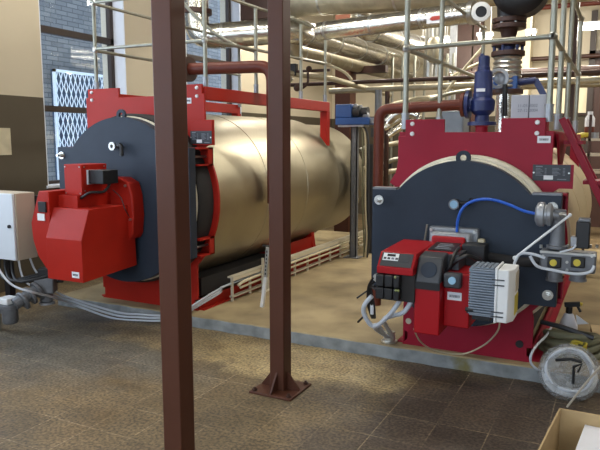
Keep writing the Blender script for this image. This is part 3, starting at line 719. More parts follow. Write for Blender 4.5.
# blue impulse hose
o = MB().tube([W(457, 233, Y=4.07), W(457.5, 222, Y=4.06), W(461, 211, Y=4.05), W(468, 203.5, Y=4.05), W(480, 199.5, Y=4.05), W(494, 200, Y=4.05), W(510, 205, Y=4.05), W(524, 211, Y=4.05), W(538, 214, Y=4.05)], .0095, 8, smooth=True).build('hose', HBLUE)
tag(o, 'thin blue hose arching from the crimson burner to the round pressure switch', 'hose')
# gas train at the right burner
gt = thing('gas_valve_train', 'cast alloy gas valve train with two yellow-capped coils at the right boiler door', 'valve', (-.25, 4.05, .75))
Yg = 4.02
def P_(px, py, y=Yg): return W(px, py, Y=y)
c = P_(557, 258); MB().box(P_(541, 250).x, P_(597, 250).x, Yg-.05, Yg+.06, P_(560, 270).z, P_(560, 250).z).build('double_valve_body', CAST, gt, .012)
kk = MB()
for px in (541, 548, 568, 590, 597): q = P_(px, 248); kk.hexa(q, q+V((0, 0, .02)), .01)
for px, py in ((543, 256), (567, 262), (592, 256), (567, 270)): q = P_(px, py, Yg-.05); kk.hexa(q, q-V((0, .012, 0)), .009)
kk.box(P_(541, 250).x, P_(597, 250).x, Yg-.06, Yg-.05, P_(560, 252.5).z, P_(560, 250.5).z)
kk.build('valve_bolts', STEEL, gt)
for px in (554.5, 578):
    q = P_(px, 262, Yg-.05); cl = MB().cbox(q-V((0, .012, 0)), (.075, .03, .062)).build('coil', BLACK, gt, .006)
    MB().cyl(q-V((.004, .025, 0)), q-V((.004, .034, 0)), .02, None, 20).build('coil_cap', YELL, cl)
    q2 = P_(px, 274); MB().lathe(q2+V((0, 0, .02)), (0, 0, -1), [(.045, 0), (.045, .045), (.05, .046), (.05, .06)], 20).build('outlet', CAST, gt)
q = P_(557, 248); MB().lathe((q.x, Yg, q.z), (0, 0, 1), [(.06, 0), (.06, .015), (.044, .02), (.036, .16), (.042, .2), (.042, .23)], 24).build('riser', CAST, gt)
ps = P_(544, 214); MB().lathe((ps.x-.045, Yg-.02, ps.z), (1, 0, 0), [(.045, 0), (.066, .01), (.074, .025), (.074, .048), (.06, .052), (.06, .066), (.07, .07), (.066, .088), (.035, .1)], 32).build('pressure_switch', CASTL, gt)
MB().tube([(ps.x+.05, Yg-.02, ps.z), (q.x, Yg-.02, ps.z-.0), (q.x, Yg, q.z+.15)], .03, 12, .04).build('switch_pipe', CAST, gt)
e = P_(570.5, 214.5); MB().cyl((ps.x+.06, Yg-.03, ps.z+.0), (e.x-.02, Yg-.03, e.z), .012).lathe((e.x-.06, Yg-.03, e.z), (1, 0, 0), [(.018, 0), (.018, .03)], 6).build('test_nipple', STEEL, gt)
MB().tube([(e.x, Yg-.03, e.z), P_(543, 236, 3.97), P_(516, 257, 3.95)], .0075, 8).sphere(P_(515, 258, 3.95), .015, 10).sphere((e.x, Yg-.03, e.z), .011, 10).build('white_impulse_tube', WHITE, gt)
so = P_(583.5, 234); MB().box(so.x-.04, so.x+.035, Yg-.04, Yg+.04, P_(583, 248).z, P_(583, 221).z).build('solenoid', BLACK, gt, .006)
MB().box(so.x-.03, so.x+.033, Yg-.035, Yg+.035, P_(583, 221).z, P_(583, 218).z).build('solenoid_cap', CAST, gt, .003)
MB().box(so.x-.065, so.x-.03, Yg-.05, Yg, P_(578, 246).z, P_(578, 236).z).build('plug', CASTL, gt, .005)
MB().tube([P_(576, 245, 3.96), P_(572, 249, 3.95), P_(560, 252, 3.95)], .006, 6, smooth=True).tube([P_(515, 262, 3.9), P_(520, 254, 3.92), P_(532, 254, 3.94), P_(545, 258, 3.95)], .009, 8, smooth=True).tube([P_(530, 256, 3.94), P_(537, 266, 3.94), P_(552, 270, 3.93), P_(575, 274, 3.93), P_(590, 272, 3.93), P_(594, 266, 3.95)], .009, 8, smooth=True).tube([P_(515, 262, 3.9), P_(512, 272, 3.85)], .009, 8).build('valve_cable', CABLE, gt)
MB().tube([(-.72, 4.06, .87), (-.5, 4.04, .855), P_(541, 260)], .03, 12, .05).build('gas_pipe', NAVYD, gt)

# grey ribbed conduits hanging under the connector blocks of the right burner
gp = 'conduits hanging under the connector block of the right burner'
o = MB().tube([W(400, 300, Y=3.6), W(392, 312, Y=3.6), W(381, 323, Y=3.68), W(375, 328, Y=3.8), V((-1.49, 4.42, .13))], .0145, 8, smooth=True).build('conduit', CABLE); tag(o, 'pale conduit dropping straight from the connector block, middle of three', 'conduit', gp)
o = MB().tube([W(412, 300, Y=3.6), W(404, 312, Y=3.6), W(392, 316, Y=3.66), W(384, 321, Y=3.72), V((-1.46, 4.43, .13))], .0145, 8, smooth=True).build('conduit', CABLE); tag(o, 'pale conduit bent outward to the right under the connector block', 'conduit', gp)
o = MB().tube([W(372, 296, Y=3.65), W(364.5, 305, Y=3.65), W(364, 314, Y=3.68), W(371, 325, Y=3.72), W(378, 326, Y=3.8), V((-1.51, 4.41, .13))], .0145, 8, smooth=True).build('conduit', CABLE); tag(o, 'pale conduit bulging furthest left beside the connector block', 'conduit', gp)
o = MB()
for i in range(4): o.tube([W(373+i, 278+4*i, Y=3.62), W(368+i, 288, Y=3.66), W(368+2*i, 305, Y=3.72), W(372+i, 318, Y=3.8)], .007, 6, smooth=True)
o.tube([W(357, 298, Y=3.7), W(367, 291, Y=3.7)], .006, 6); o.tube([W(358, 322, Y=3.8), W(366, 314, Y=3.75)], .007, 6)
o = o.build('cable_bundle', BLACK); tag(o, 'loose black cable bundle at the left end of the connector block', 'cable')
o = MB().cbox(W(372, 309, Y=3.72), (.02, .012, .07)).build('tag_card', PAPER); tag(o, 'small white tag card tied to the black cable bundle', 'tag')
cf = thing('floor_bracket', 'galvanised floor socket where the pale conduits enter the plinth', 'bracket', (-1.49, 4.42, .1))
MB().lathe((-1.49, 4.42, .1), (0, 0, 1), [(.06, 0), (.06, .01), (.045, .012), (.045, .06), (.035, .065)], 20).build('socket', STEEL, cf)
MB().lathe((-1.49, 4.42, .165), (0, 0, 1), [(.045, 0), (.045, .012)], 6).build('nut', GALV, cf)
q = W(408.5, 321, Y=4.42); MB().cyl((q.x, 4.42, q.z), (q.x, 4.417, q.z), .022).build('frame_hole', BEIGE, RB)
o = MB().tube([W(414, 329, Y=3.7), W(420, 341, Y=3.9), W(434, 350, Y=4.1), W(462, 354, Y=4.25), W(484, 345, Y=4.15), W(497, 332, Y=3.9), W(500, 321, Y=3.66)], .0055, 6, smooth=True).build('cable', CREAMC)
tag(o, 'thin beige cable sagging in a loop under the crimson burner', 'cable')

# ------------------------------------------------------------------ pipework
def pipe(name, label, cat, pts, r, m, bend=0, n=20, group=None, flanges=(), fm=None, bands=0):
    o = MB().tube(pts, r, n, bend).build(name, m); 
    tag(o, label, cat, group); o['_o'] = [0, 0, 0]
    for c_, d_, rr, hh in flanges:
        MB().lathe(V(c_)-V(d_).normalized()*hh/2, d_, [(rr, 0), (rr, hh)], 24).build('flange', fm or m, o, .003)
    if bands:
        bm_ = MB(); P = [V(p) for p in pts]
        for i in range(len(P)-1):
            L_ = (P[i+1]-P[i]).length; d_ = (P[i+1]-P[i]).normalized(); t = bend+.1
            while t < L_-bend: MB().lathe(P[i]+d_*t, d_, [(r+.003, 0), (r+.003, .03)], n).build('band', STEEL, o); t += bands
    return o
# brown header from the left boiler
pipe('flanged_pipe', 'brown flanged pipe running level above the left boiler and bending down', 'pipe', [(-4.12, 5.3, 2.31), (-2.98, 5.3, 2.285), (-2.975, 5.3, 1.0)], .058, PIPEB, .14, 24, None,
     [((-3.93, 5.3, 2.305), (1, 0, 0), .125, .03), ((-3.98, 5.3, 2.305), (1, 0, 0), .125, .03)], DBROWN)
pipe('boiler_outlet', 'dark flanged outlet standing on top of the left boiler by the brown pipe', 'pipe', [(-4.1, 5.3, 1.84), (-4.1, 5.3, 2.36)], .09, DBROWN, 0, 20, None, [((-4.1, 5.3, 2.1), (0, 0, 1), .15, .03)])
# foil lagged duct: vertical drop, elbow, run behind the columns, then back through the hall
pipe('lagged_duct', 'thick foil-lagged duct with elbows above the left boiler, running back under the roof', 'duct', [(-4.7, 6.5, 4.95), (-4.7, 6.5, 2.83), (-3.62, 6.9, 2.9), (-3.62, 12.9, 3.02)], .15, FOIL, .22, 28, None,
     [((-4.7, 6.5, 3.13), (0, 0, 1), .19, .06)], DBROWN, .9)
q0, q1 = W(240, 21, Y=7.3), W(276, -8, Y=7.3); jb = thing('junction_box', 'dark box with screws hung above the thick foil-lagged duct', 'box', (q0.x, 7.3, q0.z)); MB().box(q0.x, q1.x, 7.3, 7.6, q0.z, q1.z).build('body', DBROWN, jb, .01); MB().box(q0.x, q1.x, 7.4, 7.5, q1.z, HT).build('hanger', DBROWN, jb)
for fx in (.12, .88): MB().cyl((q0.x+(q1.x-q0.x)*fx, 7.3, q0.z+.25), (q0.x+(q1.x-q0.x)*fx, 7.28, q0.z+.25), .015).build('screw', STEEL, jb)
pipe('lagged_duct', 'thinner dull lagged duct running back just below and left of the thick foil duct', 'duct', [(-3.97, 7.6, 4.95), (-3.97, 7.6, 2.76), (-3.97, 12.9, 2.84)], .095, FOILD, .15, 20, None, (), None, .8)
pipe('lagged_duct', 'foil-lagged duct with a red-marked white sticker, ending left of the pump stack', 'duct', [(-3.15, 6.7, 2.82), (-1.37, 6.3, 2.8)], .1, FOIL, 0, 24, None,
     [((-1.36, 6.3, 2.8), (1, -.2, 0), .112, .05)], STEEL, .6)
o = bpy.data.objects['lagged_duct.002']; q = W(437, 19, Y=6.31)
MB().box(W(428, 18, Y=6.31).x, W(442, 18, Y=6.31).x, 6.262, 6.34, W(436, 24, Y=6.31).z, W(436, 14, Y=6.31).z).build('sticker', PAPER, o)
MB().prism([(q.x-.06, q.z-.005), (q.x-.035, q.z+.018), (q.x+.05, q.z+.02), (q.x+.065, q.z+.004), (q.x+.05, q.z-.014), (q.x-.035, q.z-.022)], 'Y', 6.256, 6.262).build('sticker_arrow', REDINK, o)
pipe('lagged_duct', 'large dull lagged duct crossing highest in the view, over the sticker-marked duct', 'duct', [(-4.6, 7.6, 3.42), (.9, 7.3, 3.15)], .2, FOILD, 0, 24, None, (), None, 1.0)
pipe('lagged_duct', 'foil-lagged duct running back beside the thick duct, to its upper right', 'duct', [(-3.2, 8.1, 4.95), (-3.2, 8.1, 3.08), (-3.1, 12.9, 3.22)], .15, FOIL, .22, 24, None, (), None, .9)
pipe('lagged_duct', 'bright foil duct running back above and left of the thick elbowed duct', 'duct', [(-4.6, 8.0, 4.95), (-4.6, 8.0, 3.22), (-4.55, 12.9, 3.3)], .14, FOIL, .22, 24, None, (), None, .7)
q = W(481, 12, Y=6.15); ax_ = V((.25, -1, -.1))
MB().lathe(q, ax_, [(.05, 0), (.085, .005), (.09, .02), (.085, .035), (.05, .04), (.05, 0)], 28, False).build('end_ring', WHITE, o); MB().lathe(q, ax_, [(.05, .005), (.05, .03)], 24).build('end_plug', BLACK, o)
# slim brown pipes crossing the hall
pipe('steel_pipe', 'slim brown pipe crossing the whole hall in front of the far wall', 'pipe', [(-4.9, 9.0, 2.46), (1.5, 9.0, 2.45)], .03, DBROWN, 0, 12)
pipe('steel_pipe', 'grey pipe running below the slim brown crossing pipe', 'pipe', [(-4.15, 9.2, 2.36), (1.5, 9.2, 2.38)], .045, FOILD, 0, 12)
pipe('steel_pipe', 'thick dark brown pipe crossing behind the grey carton', 'pipe', [(-2.6, 10.5, 2.62), (5.98, 10.5, 2.62)], .075, DBROWN, 0, 14)
pipe('steel_pipe', 'pale pipe crossing just under the thick dark brown pipe', 'pipe', [(-2.6, 10.7, 2.44), (5.98, 10.7, 2.44)], .05, FOILD, 0, 14)
pipe('steel_pipe', 'pale pipe high on the far wall, upper of two', 'pipe', [(-2.2, 12.7, 4.22), (2, 12.7, 4.22)], .06, FOILD, 0, 12)
pipe('steel_pipe', 'dark pipe high on the far wall, lower of two', 'pipe', [(-2.2, 12.7, 4.0), (2, 12.7, 4.0)], .045, PIPEB, 0, 12)
pipe('steel_pipe', 'thin dark pipe across the far wall at mid height behind the pump', 'pipe', [(-2.2, 12.8, 3.1), (2, 12.8, 3.1)], .04, DBROWN, 0, 12)
pipe('lagged_pipe', 'lagged pipe seen between the columns under the foil duct elbow', 'pipe', [(-4.5, 7.9, 2.56), (-3.9, 8.6, 2.5), (-3.3, 9.6, 2.3)], .04, FOILD, .2, 14)
pipe('bent_tube', 'thin galvanised tube bending down to the left guard rail', 'pipe', [(-3.95, 5.0, 3.1), (-3.75, 5.05, 2.83), (-3.5, 5.15, 2.58), (-3.32, 5.3, 2.475), (-3.23, 5.42, 2.45)], .016, GALV, .12, 10)
pipe('cable_conduit', 'cream conduit kinking down toward the blue motor', 'conduit', [W(318, 60, Y=8.6), W(345, 72, Y=8.6), W(352, 80, Y=8.6)], .02, CREAMC, .2, 10)
# manifolds behind the middle column
mf = thing('valve_manifold', 'dark gauge and small valves on thin pipes right of the middle column', 'valve', (-4.3, 8.2, 2.2))
q = W(292, 70, Y=8.2); MB().cbox(q, (.16, .08, .17)).build('gauge_box', BLACK, mf, .01)
MB().tube([W(286, 72, Y=8.2), W(330, 70, Y=8.2)], .02, 10).tube([W(308, 68, Y=8.2), W(308, 84, Y=8.2), W(300, 90, Y=8.2)], .018, 8, .05).build('pipe', DBROWN, mf)
MB().sphere(W(309, 69, Y=8.15), .045, 10).build('valve', DBROWN, mf); MB().sphere(W(297, 88, Y=8.15), .05, 10).build('valve', DBROWN, mf)
MB().cyl(W(286, 85, Y=8.2), W(292, 78, Y=8.2), .03).build('union', GALV, mf)

# red brown pipe into the blue safety valve
pipe('flanged_pipe', 'red-brown pipe leading from the blue safety valve and dropping behind the right door', 'pipe', [(-1.2, 5.4, 1.895), (-1.955, 5.4, 1.87), (-1.955, 5.4, .1)], .046, PIPEB, .1, 20, None,
     [((-1.215, 5.4, 1.893), (1, 0, 0), .1, .03)], PIPEB)
sv = thing('safety_valve', 'dark blue cast safety valve standing on top of the right boiler', 'valve', (-1.06, 5.4, 1.6))
MB().lathe((-1.06, 5.4, 1.55), (0, 0, 1), [(.05, 0), (.05, .16), (.06, .17)], 20).build('riser', RED_BLUELIT, sv)
MB().lathe((-1.06, 5.4, 1.72), (0, 0, 1), [(.115, 0), (.115, .03), (.06, .035), (.055, .08), (.095, .12), (.1, .2), (.075, .225), (.078, .25), (.074, .26), (.07, .43), (.05, .445), (.05, .47), (.045, .475), (.045, .55), (.035, .56)], 28).build('valve_body', BLUE, sv)
MB().lathe((-1.14, 5.4, 1.893), (-1, 0, 0), [(.06, 0), (.06, .02), (.115, .022), (.115, .05)], 24).build('side_flange', BLUE, sv)
MB().box(-1.1, -1.03, 5.325, 5.335, 1.99, 2.015).build('type_plate', PAPER, sv)
MB().box(-1.085, -1.06, 5.36, 5.38, 2.2, 2.295).build('lever', BLUE, sv)
# grey double carton with date print
bx_ = thing('cardboard_carton', 'pale grey double carton with date print standing on the right boiler frame', 'box', (-.63, 4.62, 1.72))
x0, x1 = W(511, 106, Y=4.56).x, W(549, 106, Y=4.56).x; zt = W(530, 94.5, Y=4.56).z; zb = 1.735; xm = W(529, 106, Y=4.56).x
GREYC = mat('grey carton', (178, 178, 184), .6, 0, .03)
MB().box(x0, xm-.003, 4.56, 4.74, zb, zt).build('carton_half', GREYC, bx_, .004); MB().box(xm+.003, x1, 4.56, 4.74, zb, zt-.002).build('carton_half', GREYC, bx_, .004)
MB().box(xm-.004, xm+.004, 4.57, 4.73, zb, zt-.004).build('gap_strip', BLACK, bx_)
q = W(517.5, 107.3, Y=4.56); text('date_print', '11-05 2002', INK, bx_, (q.x, 4.559, q.z), (1, 0, 0), (0, 0, 1), .028)
q = W(517.5, 112, Y=4.56); text('date_print', '27-12-2004', INK, bx_, (q.x, 4.559, q.z), (1, 0, 0), (0, 0, 1), .028)
MB().box(x0+.01, x1-.01, 4.58, 4.72, 1.64, zb).build('carton_base', RED_BLUELIT, bx_)
# pump stack with bellows
pu = thing('pump_stack', 'vertical stack of black pump head, brown flanges and silver bellows over the right boiler', 'pump', (-.93, 5.8, 1.6))
xs, ys = -.94, 5.8
def zz(py): return W(508, py, Y=ys).z
MB().lathe((xs, ys, 1.5), (0, 0, 1), [(.085, 0), (.085, zz(92)-1.5)], 24).build('lagged_riser', FOIL, pu)
pr = []; z = zz(88); k = 0
while z < zz(52): pr += [(.115, z), (.122, z+.012), (.115, z+.024), (.1, z+.028)]; z += .04
MB().lathe((xs, ys, 0), (0, 0, 1), pr, 28).build('bellows', STEEL, pu)
for py in (92, 54, 44, 27, 21): MB().lathe((xs, ys, zz(py)-.02), (0, 0, 1), [(.14, 0), (.14, .04)], 24).build('flange', DBROWN, pu, .004)
MB().lathe((xs, ys, zz(44)), (0, 0, 1), [(.09, 0), (.06, .06), (.075, zz(30)-zz(44)), (.1, zz(27)-zz(44))], 24).build('reducer', DBROWN, pu)
MB().cyl((xs, ys, zz(53)), (xs, ys, zz(45)), .05).build('spool', BLUE, pu)
for i in range(6):
    a = i*1.047+.3; px, py = xs+.115*math.cos(a), ys+.115*math.sin(a); MB().cyl((px, py, zz(55)), (px, py, zz(43)), .014).build('stud', BLUE, pu)
for i in range(6):
    a = i*1.047+.1; px, py = xs+.112*math.cos(a), ys+.112*math.sin(a); MB().cyl((px, py, zz(27)), (px, py, zz(18)), .012).build('stud', STEEL, pu)
hd = W(521, -11, Y=5.75); MB().lathe((hd.x, 5.6, hd.z), (0, 1, 0), [(.1, 0), (.18, .02), (.225, .07), (.225, .26), (.18, .3)], 40).lathe((xs, ys, zz(20)), (0, 0, 1), [(.1, 0), (.11, .15), (.13, .3)], 20).build('pump_head', BLACK, pu)
MB().lathe((xs-.03, 5.62, zz(80)), (0, 1, 0), [(.03, 0), (.05, .01), (.05, .03), (.03, .04)], 20).lathe((xs-.04, 5.6, zz(80)), (0, 1, 0), [(.06, 0), (.085, .004), (.085, .028), (.06, .03), (.06, 0)], 24, False).build('hand_wheel', CASTL, pu)
MB().cyl((xs, ys-.02, zz(84)), (W(536, 84, Y=5.75).x, 5.75, zz(82)), .03).cbox(W(540, 88, Y=5.75), (.05, .04, .16), 0, 0, -.5).build('lever', BLUE, pu)
MB().cbox((xs+.0, ys, zz(84)), (.2, .2, .12)).build('butterfly_valve', MBLUE, pu, .01)
MB().cyl(W(505, 84, Y=5.6), W(505, 116, Y=5.6), .02).build('spindle', BLACK, pu)
# blue motor on grey channel post at the rear end of the left boiler
mo = thing('geared_motor', 'blue geared motor with round head on top of the grey channel post between the boilers', 'motor', (-3.05, 7.5, 1.755))
MB().box(-3.265, -3.045, 7.41, 7.62, 1.875, 2.045).build('gear_case', MBLUE, mo, .014)
MB().box(-3.265, -2.815, 7.41, 7.62, 1.79, 1.88).build('base', MBLUE, mo, .012)
MB().lathe((-3.045, 7.51, 1.952), (1, 0, 0), [(.08, 0), (.087, .012), (.087, .092), (.058, .104), (.058, .185)], 24).build('motor_head', DGREY, mo)
MB().sphere((-3.0, 7.44, 2.015), .035, 10).build('connector', CASTL, mo); MB().sphere((-2.885, 7.5, 1.9), .046, 10).build('connector', CASTL, mo); MB().cbox((-2.805, 7.5, 1.842), (.07, .08, .07)).build('connector', CASTL, mo)
MB().box(-3.23, -2.885, 7.42, 7.61, 1.767, 1.79).build('mounting_plate', CASTL, mo)
cp = thing('channel_post', 'grey channel post carrying the blue motor, cables running down its side', 'post', (-3.045, 7.5, .1))
MB().box(-3.087, -3.0, 7.5, 7.512, .1, 1.767).box(-3.087, -3.075, 7.5, 7.56, .1, 1.767).box(-3.012, -3.0, 7.5, 7.56, .1, 1.767).build('channel', CAST, cp)
MB().box(-3.15, -2.94, 7.43, 7.61, .1, .112).build('foot_plate', CAST, cp)
for i, (dx, m_) in enumerate(((.1, HOSEG), (.138, CREAMC), (.178, DGREY))):
    MB().tube([(-3.0+dx*.4, 7.52, 1.77), (-3.035+dx, 7.52, 1.6), (-3.023+dx, 7.52, .8), (-3.0+dx, 7.52, .4), (-2.97+dx*.6, 7.55, .11)], .0115, 8, smooth=True).build('cable', m_, cp)

# ------------------------------------------------------------------ far end of the hall
rr = random.Random(11)
def vpipe(px, py0, Y, r, m, label, name='steel_pipe', ztop=HT-.02, n=14, zbot=.0):
    q = W(px, 60, Y=Y); o = MB().cyl((q.x, Y, zbot), (q.x, Y, ztop), r, None, n).build(name, m); return tag(o, label, 'pipe')
vpipe(429, 40, 9.6, .07, STEEL, 'bright vertical duct dropping behind the sticker-marked duct, left one', zbot=2.5)
vpipe(437, 40, 9.7, .055, STEEL, 'bright vertical duct dropping behind the sticker-marked duct, right one', zbot=2.5)
q = W(433, 38, Y=9.5); o = MB().lathe((q.x, 9.6, 2.75), (0, 0, 1), [(.09, 0), (.115, .05), (.115, .3), (.08, .36)], 24).build('drum_filter', FOILD); tag(o, 'grey drum under the twin bright vertical ducts', 'filter')
vpipe(379, 100, 8.6, .05, CAST, 'vertical grey pipe left of the red-brown pipe elbow', ztop=2.3)
vpipe(388, 100, 8.9, .035, DBROWN, 'thin dark vertical pipe above the red-brown pipe elbow', ztop=2.3)
for px, w, lab in ((464, .3, 'wide dark brown steel column left of the pump stack at the far end'), (478, .16, 'narrow dark brown steel column just left of the pump stack')):
    q = W(px, 60, Y=12.3); c = thing('steel_column', lab, 'column', (q.x, 12.3, 0))
    MB().box(q.x-w/2, q.x+w/2, 12.23, 12.37, 0, HT).build('shaft', DBROWN, c)
q = W(453, 60, Y=10.9); c = thing('steel_column', 'pale grey steel upright left of the wide brown column', 'column', (q.x, 10.9, 0)); MB().box(q.x-.05, q.x+.05, 10.85, 10.95, 0, HT).build('shaft', CASTL, c)
q = W(572, 60, Y=9.5); c = thing('steel_column', 'dark slim steel column behind the guard rail posts at the right', 'column', (q.x, 9.5, 0)); MB().box(q.x-.05, q.x+.05, 9.45, 9.55, 0, HT).build('shaft', DBROWN, c)
q = W(523, 60, Y=12.6); c = thing('wall_pilaster', 'cream pilaster on the far wall right behind the pump stack', 'pilaster', (q.x, 12.8, 0)); MB().box(q.x-.3, q.x+.12, 12.6, 12.99, 0, HT).build('shaft', PALEW, c)
# pale door panel and dark doorway in the far wall
q0, q1 = W(574, 113, Y=12.9), W(592, 81, Y=12.9)
pn = thing('wall_panel', 'pale rectangular panel on the far wall at the right', 'panel', (q0.x, 12.95, q0.z))
MB().box(q0.x, q1.x, 12.93, 12.99, q0.z, q1.z).build('panel', PALEW, pn); MB().box(q0.x-.04, q1.x+.04, 12.96, 12.995, q0.z-.04, q1.z+.04).build('frame', DBROWN, pn)
pn = thing('wall_panel', 'narrow pale panel on the far wall behind the guard rail posts', 'panel', (q0.x-.6, 12.95, q0.z))
MB().box(W(553, 90, Y=12.9).x, W(571, 90, Y=12.9).x, 12.93, 12.99, q0.z, q1.z).build('panel', PALEW, pn); MB().box(W(552, 90, Y=12.9).x, W(572, 90, Y=12.9).x, 12.96, 12.995, q0.z-.04, q1.z+.04).build('frame', DBROWN, pn)
x0, x1 = W(594, 80, Y=12.9).x, W(594, 80, Y=12.9).x+1.1
d_ = bpy.data.objects.new('door_1', None); C.objects.link(d_); d_.location = (x0, 12.95, 0); d_['_o'] = [x0, 12.95, 0]; d_['kind'] = 'structure'
MB().box(x0, x1, 12.9, 12.99, 0, 3.05).build('door_leaf', DBROWN, d_); MB().box(x0-.1, x0, 12.86, 12.995, 0, 3.9).box(x0-.1, x1+.1, 12.86, 12.995, 3.05, 3.2).build('door_frame', FRAMEW, d_)
# lattice of service pipes behind the right boiler's left side
svc = thing('pipe_rack', 'tangle of silver service pipes on a rack between the boilers at the far end', 'pipe rack', (-2.6, 9.4, 0))
fr = MB()
for px in (392, 402, 414, 424, 446, 452): q = W(px, 100, Y=10.2); fr.cyl((q.x, 10.2, 0), (q.x, 10.2, 2.95), .022, None, 8)
fr.build('upright', GALV, svc)
for i, (pa, pb, yy, r_, m_) in enumerate((((384, 128), (424, 108), 8.6, .05, FOIL), ((388, 136), (420, 118), 8.5, .045, FOIL), ((380, 120), (410, 113), 9.0, .05, STEEL), ((376, 150), (398, 143), 9.2, .04, FOILD), ((384, 164), (404, 158), 9.0, .035, GALV), ((378, 176), (402, 170), 9.3, .04, FOILD), ((392, 106), (440, 98), 9.6, .06, FOILD), ((360, 150), (372, 147), 9.6, .03, GALV), ((360, 170), (374, 167), 9.6, .03, FOILD), ((430, 100), (470, 90), 9.4, .03, GALV), ((450, 76), (480, 84), 9.4, .03, GALV), ((440, 84), (482, 62), 9.2, .022, CREAMC), ((446, 92), (486, 44), 9.0, .02, CREAMC))):
    svc_o = MB().tube([W(*pa, Y=yy), W((pa[0]+pb[0])/2, (pa[1]+pb[1])/2-1.5, Y=yy+.1), W(*pb, Y=yy+.3)], r_, 10, smooth=True).build('service_pipe', m_, svc)
for i in range(9):
    q = W(rr.uniform(366, 404), rr.uniform(118, 178), Y=9.7); MB().cbox(q, (rr.uniform(.06, .16), .06, rr.uniform(.06, .25))).build('valve_body', DGREY, svc)
q = W(378, 168, Y=7.9); o = MB().box(q.x-.17, q.x-.07, 7.9, 8.0, .1, 1.55).build('cable_duct', DGREY); tag(o, 'dark vertical cable duct left of the red-brown drop pipe', 'duct')
# pale carton stack top by blue valve + small grey box
q = W(452, 112, Y=7.4); g = thing('fan_unit', 'pale grey-blue housing behind the crimson-tinted frame notch', 'fan', (q.x, 7.4, 1.6))
MB().box(q.x-.16, q.x+.16, 7.3, 7.6, 1.55, 1.93).build('housing', MATS['heat sink grey'], g, .02)
pipe('flexible_hose', 'bright flexible hose coiled behind the left corner of the crimson-tinted frame', 'hose', [W(388, 122, Y=6.6), W(396, 114, Y=6.6), W(408, 112, Y=6.6), W(418, 116, Y=6.6)], .05, FOIL, .1, 12)

# shelf with bits and pieces far right
sh = thing('shelf_unit', 'metal shelf unit beyond the slanting ladder at the right edge', 'shelf', (.05, 8.5, 0))
for z in (1.24, 1.443, 1.622): MB().box(-.41, 1.1, 8.3, 8.8, z-.03, z).build('board', BEIGE, sh)
for x in (-.39, 1.08): MB().box(x, x+.03, 8.3, 8.33, 0, 1.9).build('upright', DBROWN, sh)
q = W(589, 136, Y=8.45)
bt = thing('bottle', 'white-capped bottle with brown band on the shelf at the right edge', 'bottle', (q.x, 8.45, 1.622))
MB().lathe((q.x, 8.45, 1.622), (0, 0, 1), [(.05, 0), (.055, .01), (.055, .13), (.05, .14)], 20).build('lower_band', PIPEB, bt)
MB().lathe((q.x, 8.45, 1.762), (0, 0, 1), [(.055, 0), (.055, .1), (.03, .14), (.03, .18)], 20).build('upper_body', FOAM, bt)
q = W(583, 146, Y=8.42); o = MB().tube([(q.x-.06, 8.42, 1.655), (q.x, 8.38, 1.665), (q.x+.08, 8.42, 1.66), (q.x+.03, 8.48, 1.66), (q.x-.05, 8.45, 1.655)], .028, 10, smooth=True).build('rag', YELL); tag(o, 'yellow cloth crumpled on the shelf at the right edge', 'cloth')
q = W(592, 144, Y=8.42); o = MB().lathe((q.x+.02, 8.42, 1.622), (0, 0, 1), [(.03, 0), (.05, 0), (.05, .07), (.03, .07), (.03, 0)], 20, False).build('tape_roll', CASTL); tag(o, 'grey tape roll on the shelf beside the yellow cloth', 'tape')

# ------------------------------------------------------------------ clutter at the lower right
bg = thing('coil_bag', 'clear plastic bag holding coiled white hose leaning on the plinth edge', 'bag', (-.23, 4.2, 0))
cen = W(569.5, 372, Y=4.2); ax = V((.05, -.82, .57)).normalized(); u_, w_ = MB._frame(ax)
def ringpts(c, r, n, wob, ph=0, ez=1):
    return [c+(u_*math.cos(2*math.pi*i/n)*r+w_*math.sin(2*math.pi*i/n)*r*ez)*(1+wob*math.sin(3*2*math.pi*i/n+ph))+ax*wob*.2*math.sin(5*2*math.pi*i/n) for i in range(n)]
MB().tube(ringpts(cen, .14, 40, .04), .022, 10, closed=True).build('coiled_hose', WHITE, bg)
for i, r_ in enumerate((.125, .135)): MB().tube(ringpts(cen+ax*(.03+.015*i), r_, 36, .03, i), .009, 8, closed=True).build('hose_loop', CABLE, bg)
MB().lathe(cen-ax*.05, ax, [(.12, -.005), (.172, .0), (.187, .045), (.172, .085), (.13, .1), (.05, .098)], 36).build('plastic_film', FILM, bg)
h2 = MB().tube([W(574, 366, Y=4.1), W(573, 384, Y=4.08)], .009, 6).tube([W(573, 367, Y=4.08), W(582, 364, Y=4.08), W(578, 372, Y=4.08)], .008, 6).tube([W(556, 360, Y=4.12), W(571, 359, Y=4.1), W(582, 362, Y=4.1)], .01, 6).build('black_fitting', BLACK, bg)
hc = thing('hose_coil', 'grey-green hose coil tied with yellow, lying on the plinth behind the plastic bag', 'hose', (-.25, 4.75, .1))
cc_ = V((-.26, 4.78, .16))
for i in range(4):
    pts = [(cc_.x+(.2-.012*i)*math.cos(2*math.pi*k/32), cc_.y+.15*math.sin(2*math.pi*k/32), cc_.z-.035+.034*i+.03*math.sin(2*math.pi*k/32+i)) for k in range(32)]
    MB().tube(pts, .026, 10, closed=True).build('hose_turn', HOSEG, hc)
MB().tube([(cc_.x-.2, cc_.y-.02, .3), (cc_.x-.05, cc_.y-.1, .3), (cc_.x+.15, cc_.y-.13, .26)], .018, 8, smooth=True).build('loose_end', DGREY, hc)
q = W(578, 348, Y=4.6); m_ = MB()
for i in range(6): m_.tube([q+V((rr.uniform(-.05, .05), rr.uniform(-.03, .03), rr.uniform(-.05, .05))) for _ in range(4)], .011, 6, smooth=True)
m_.build('yellow_tie', YELL, hc)
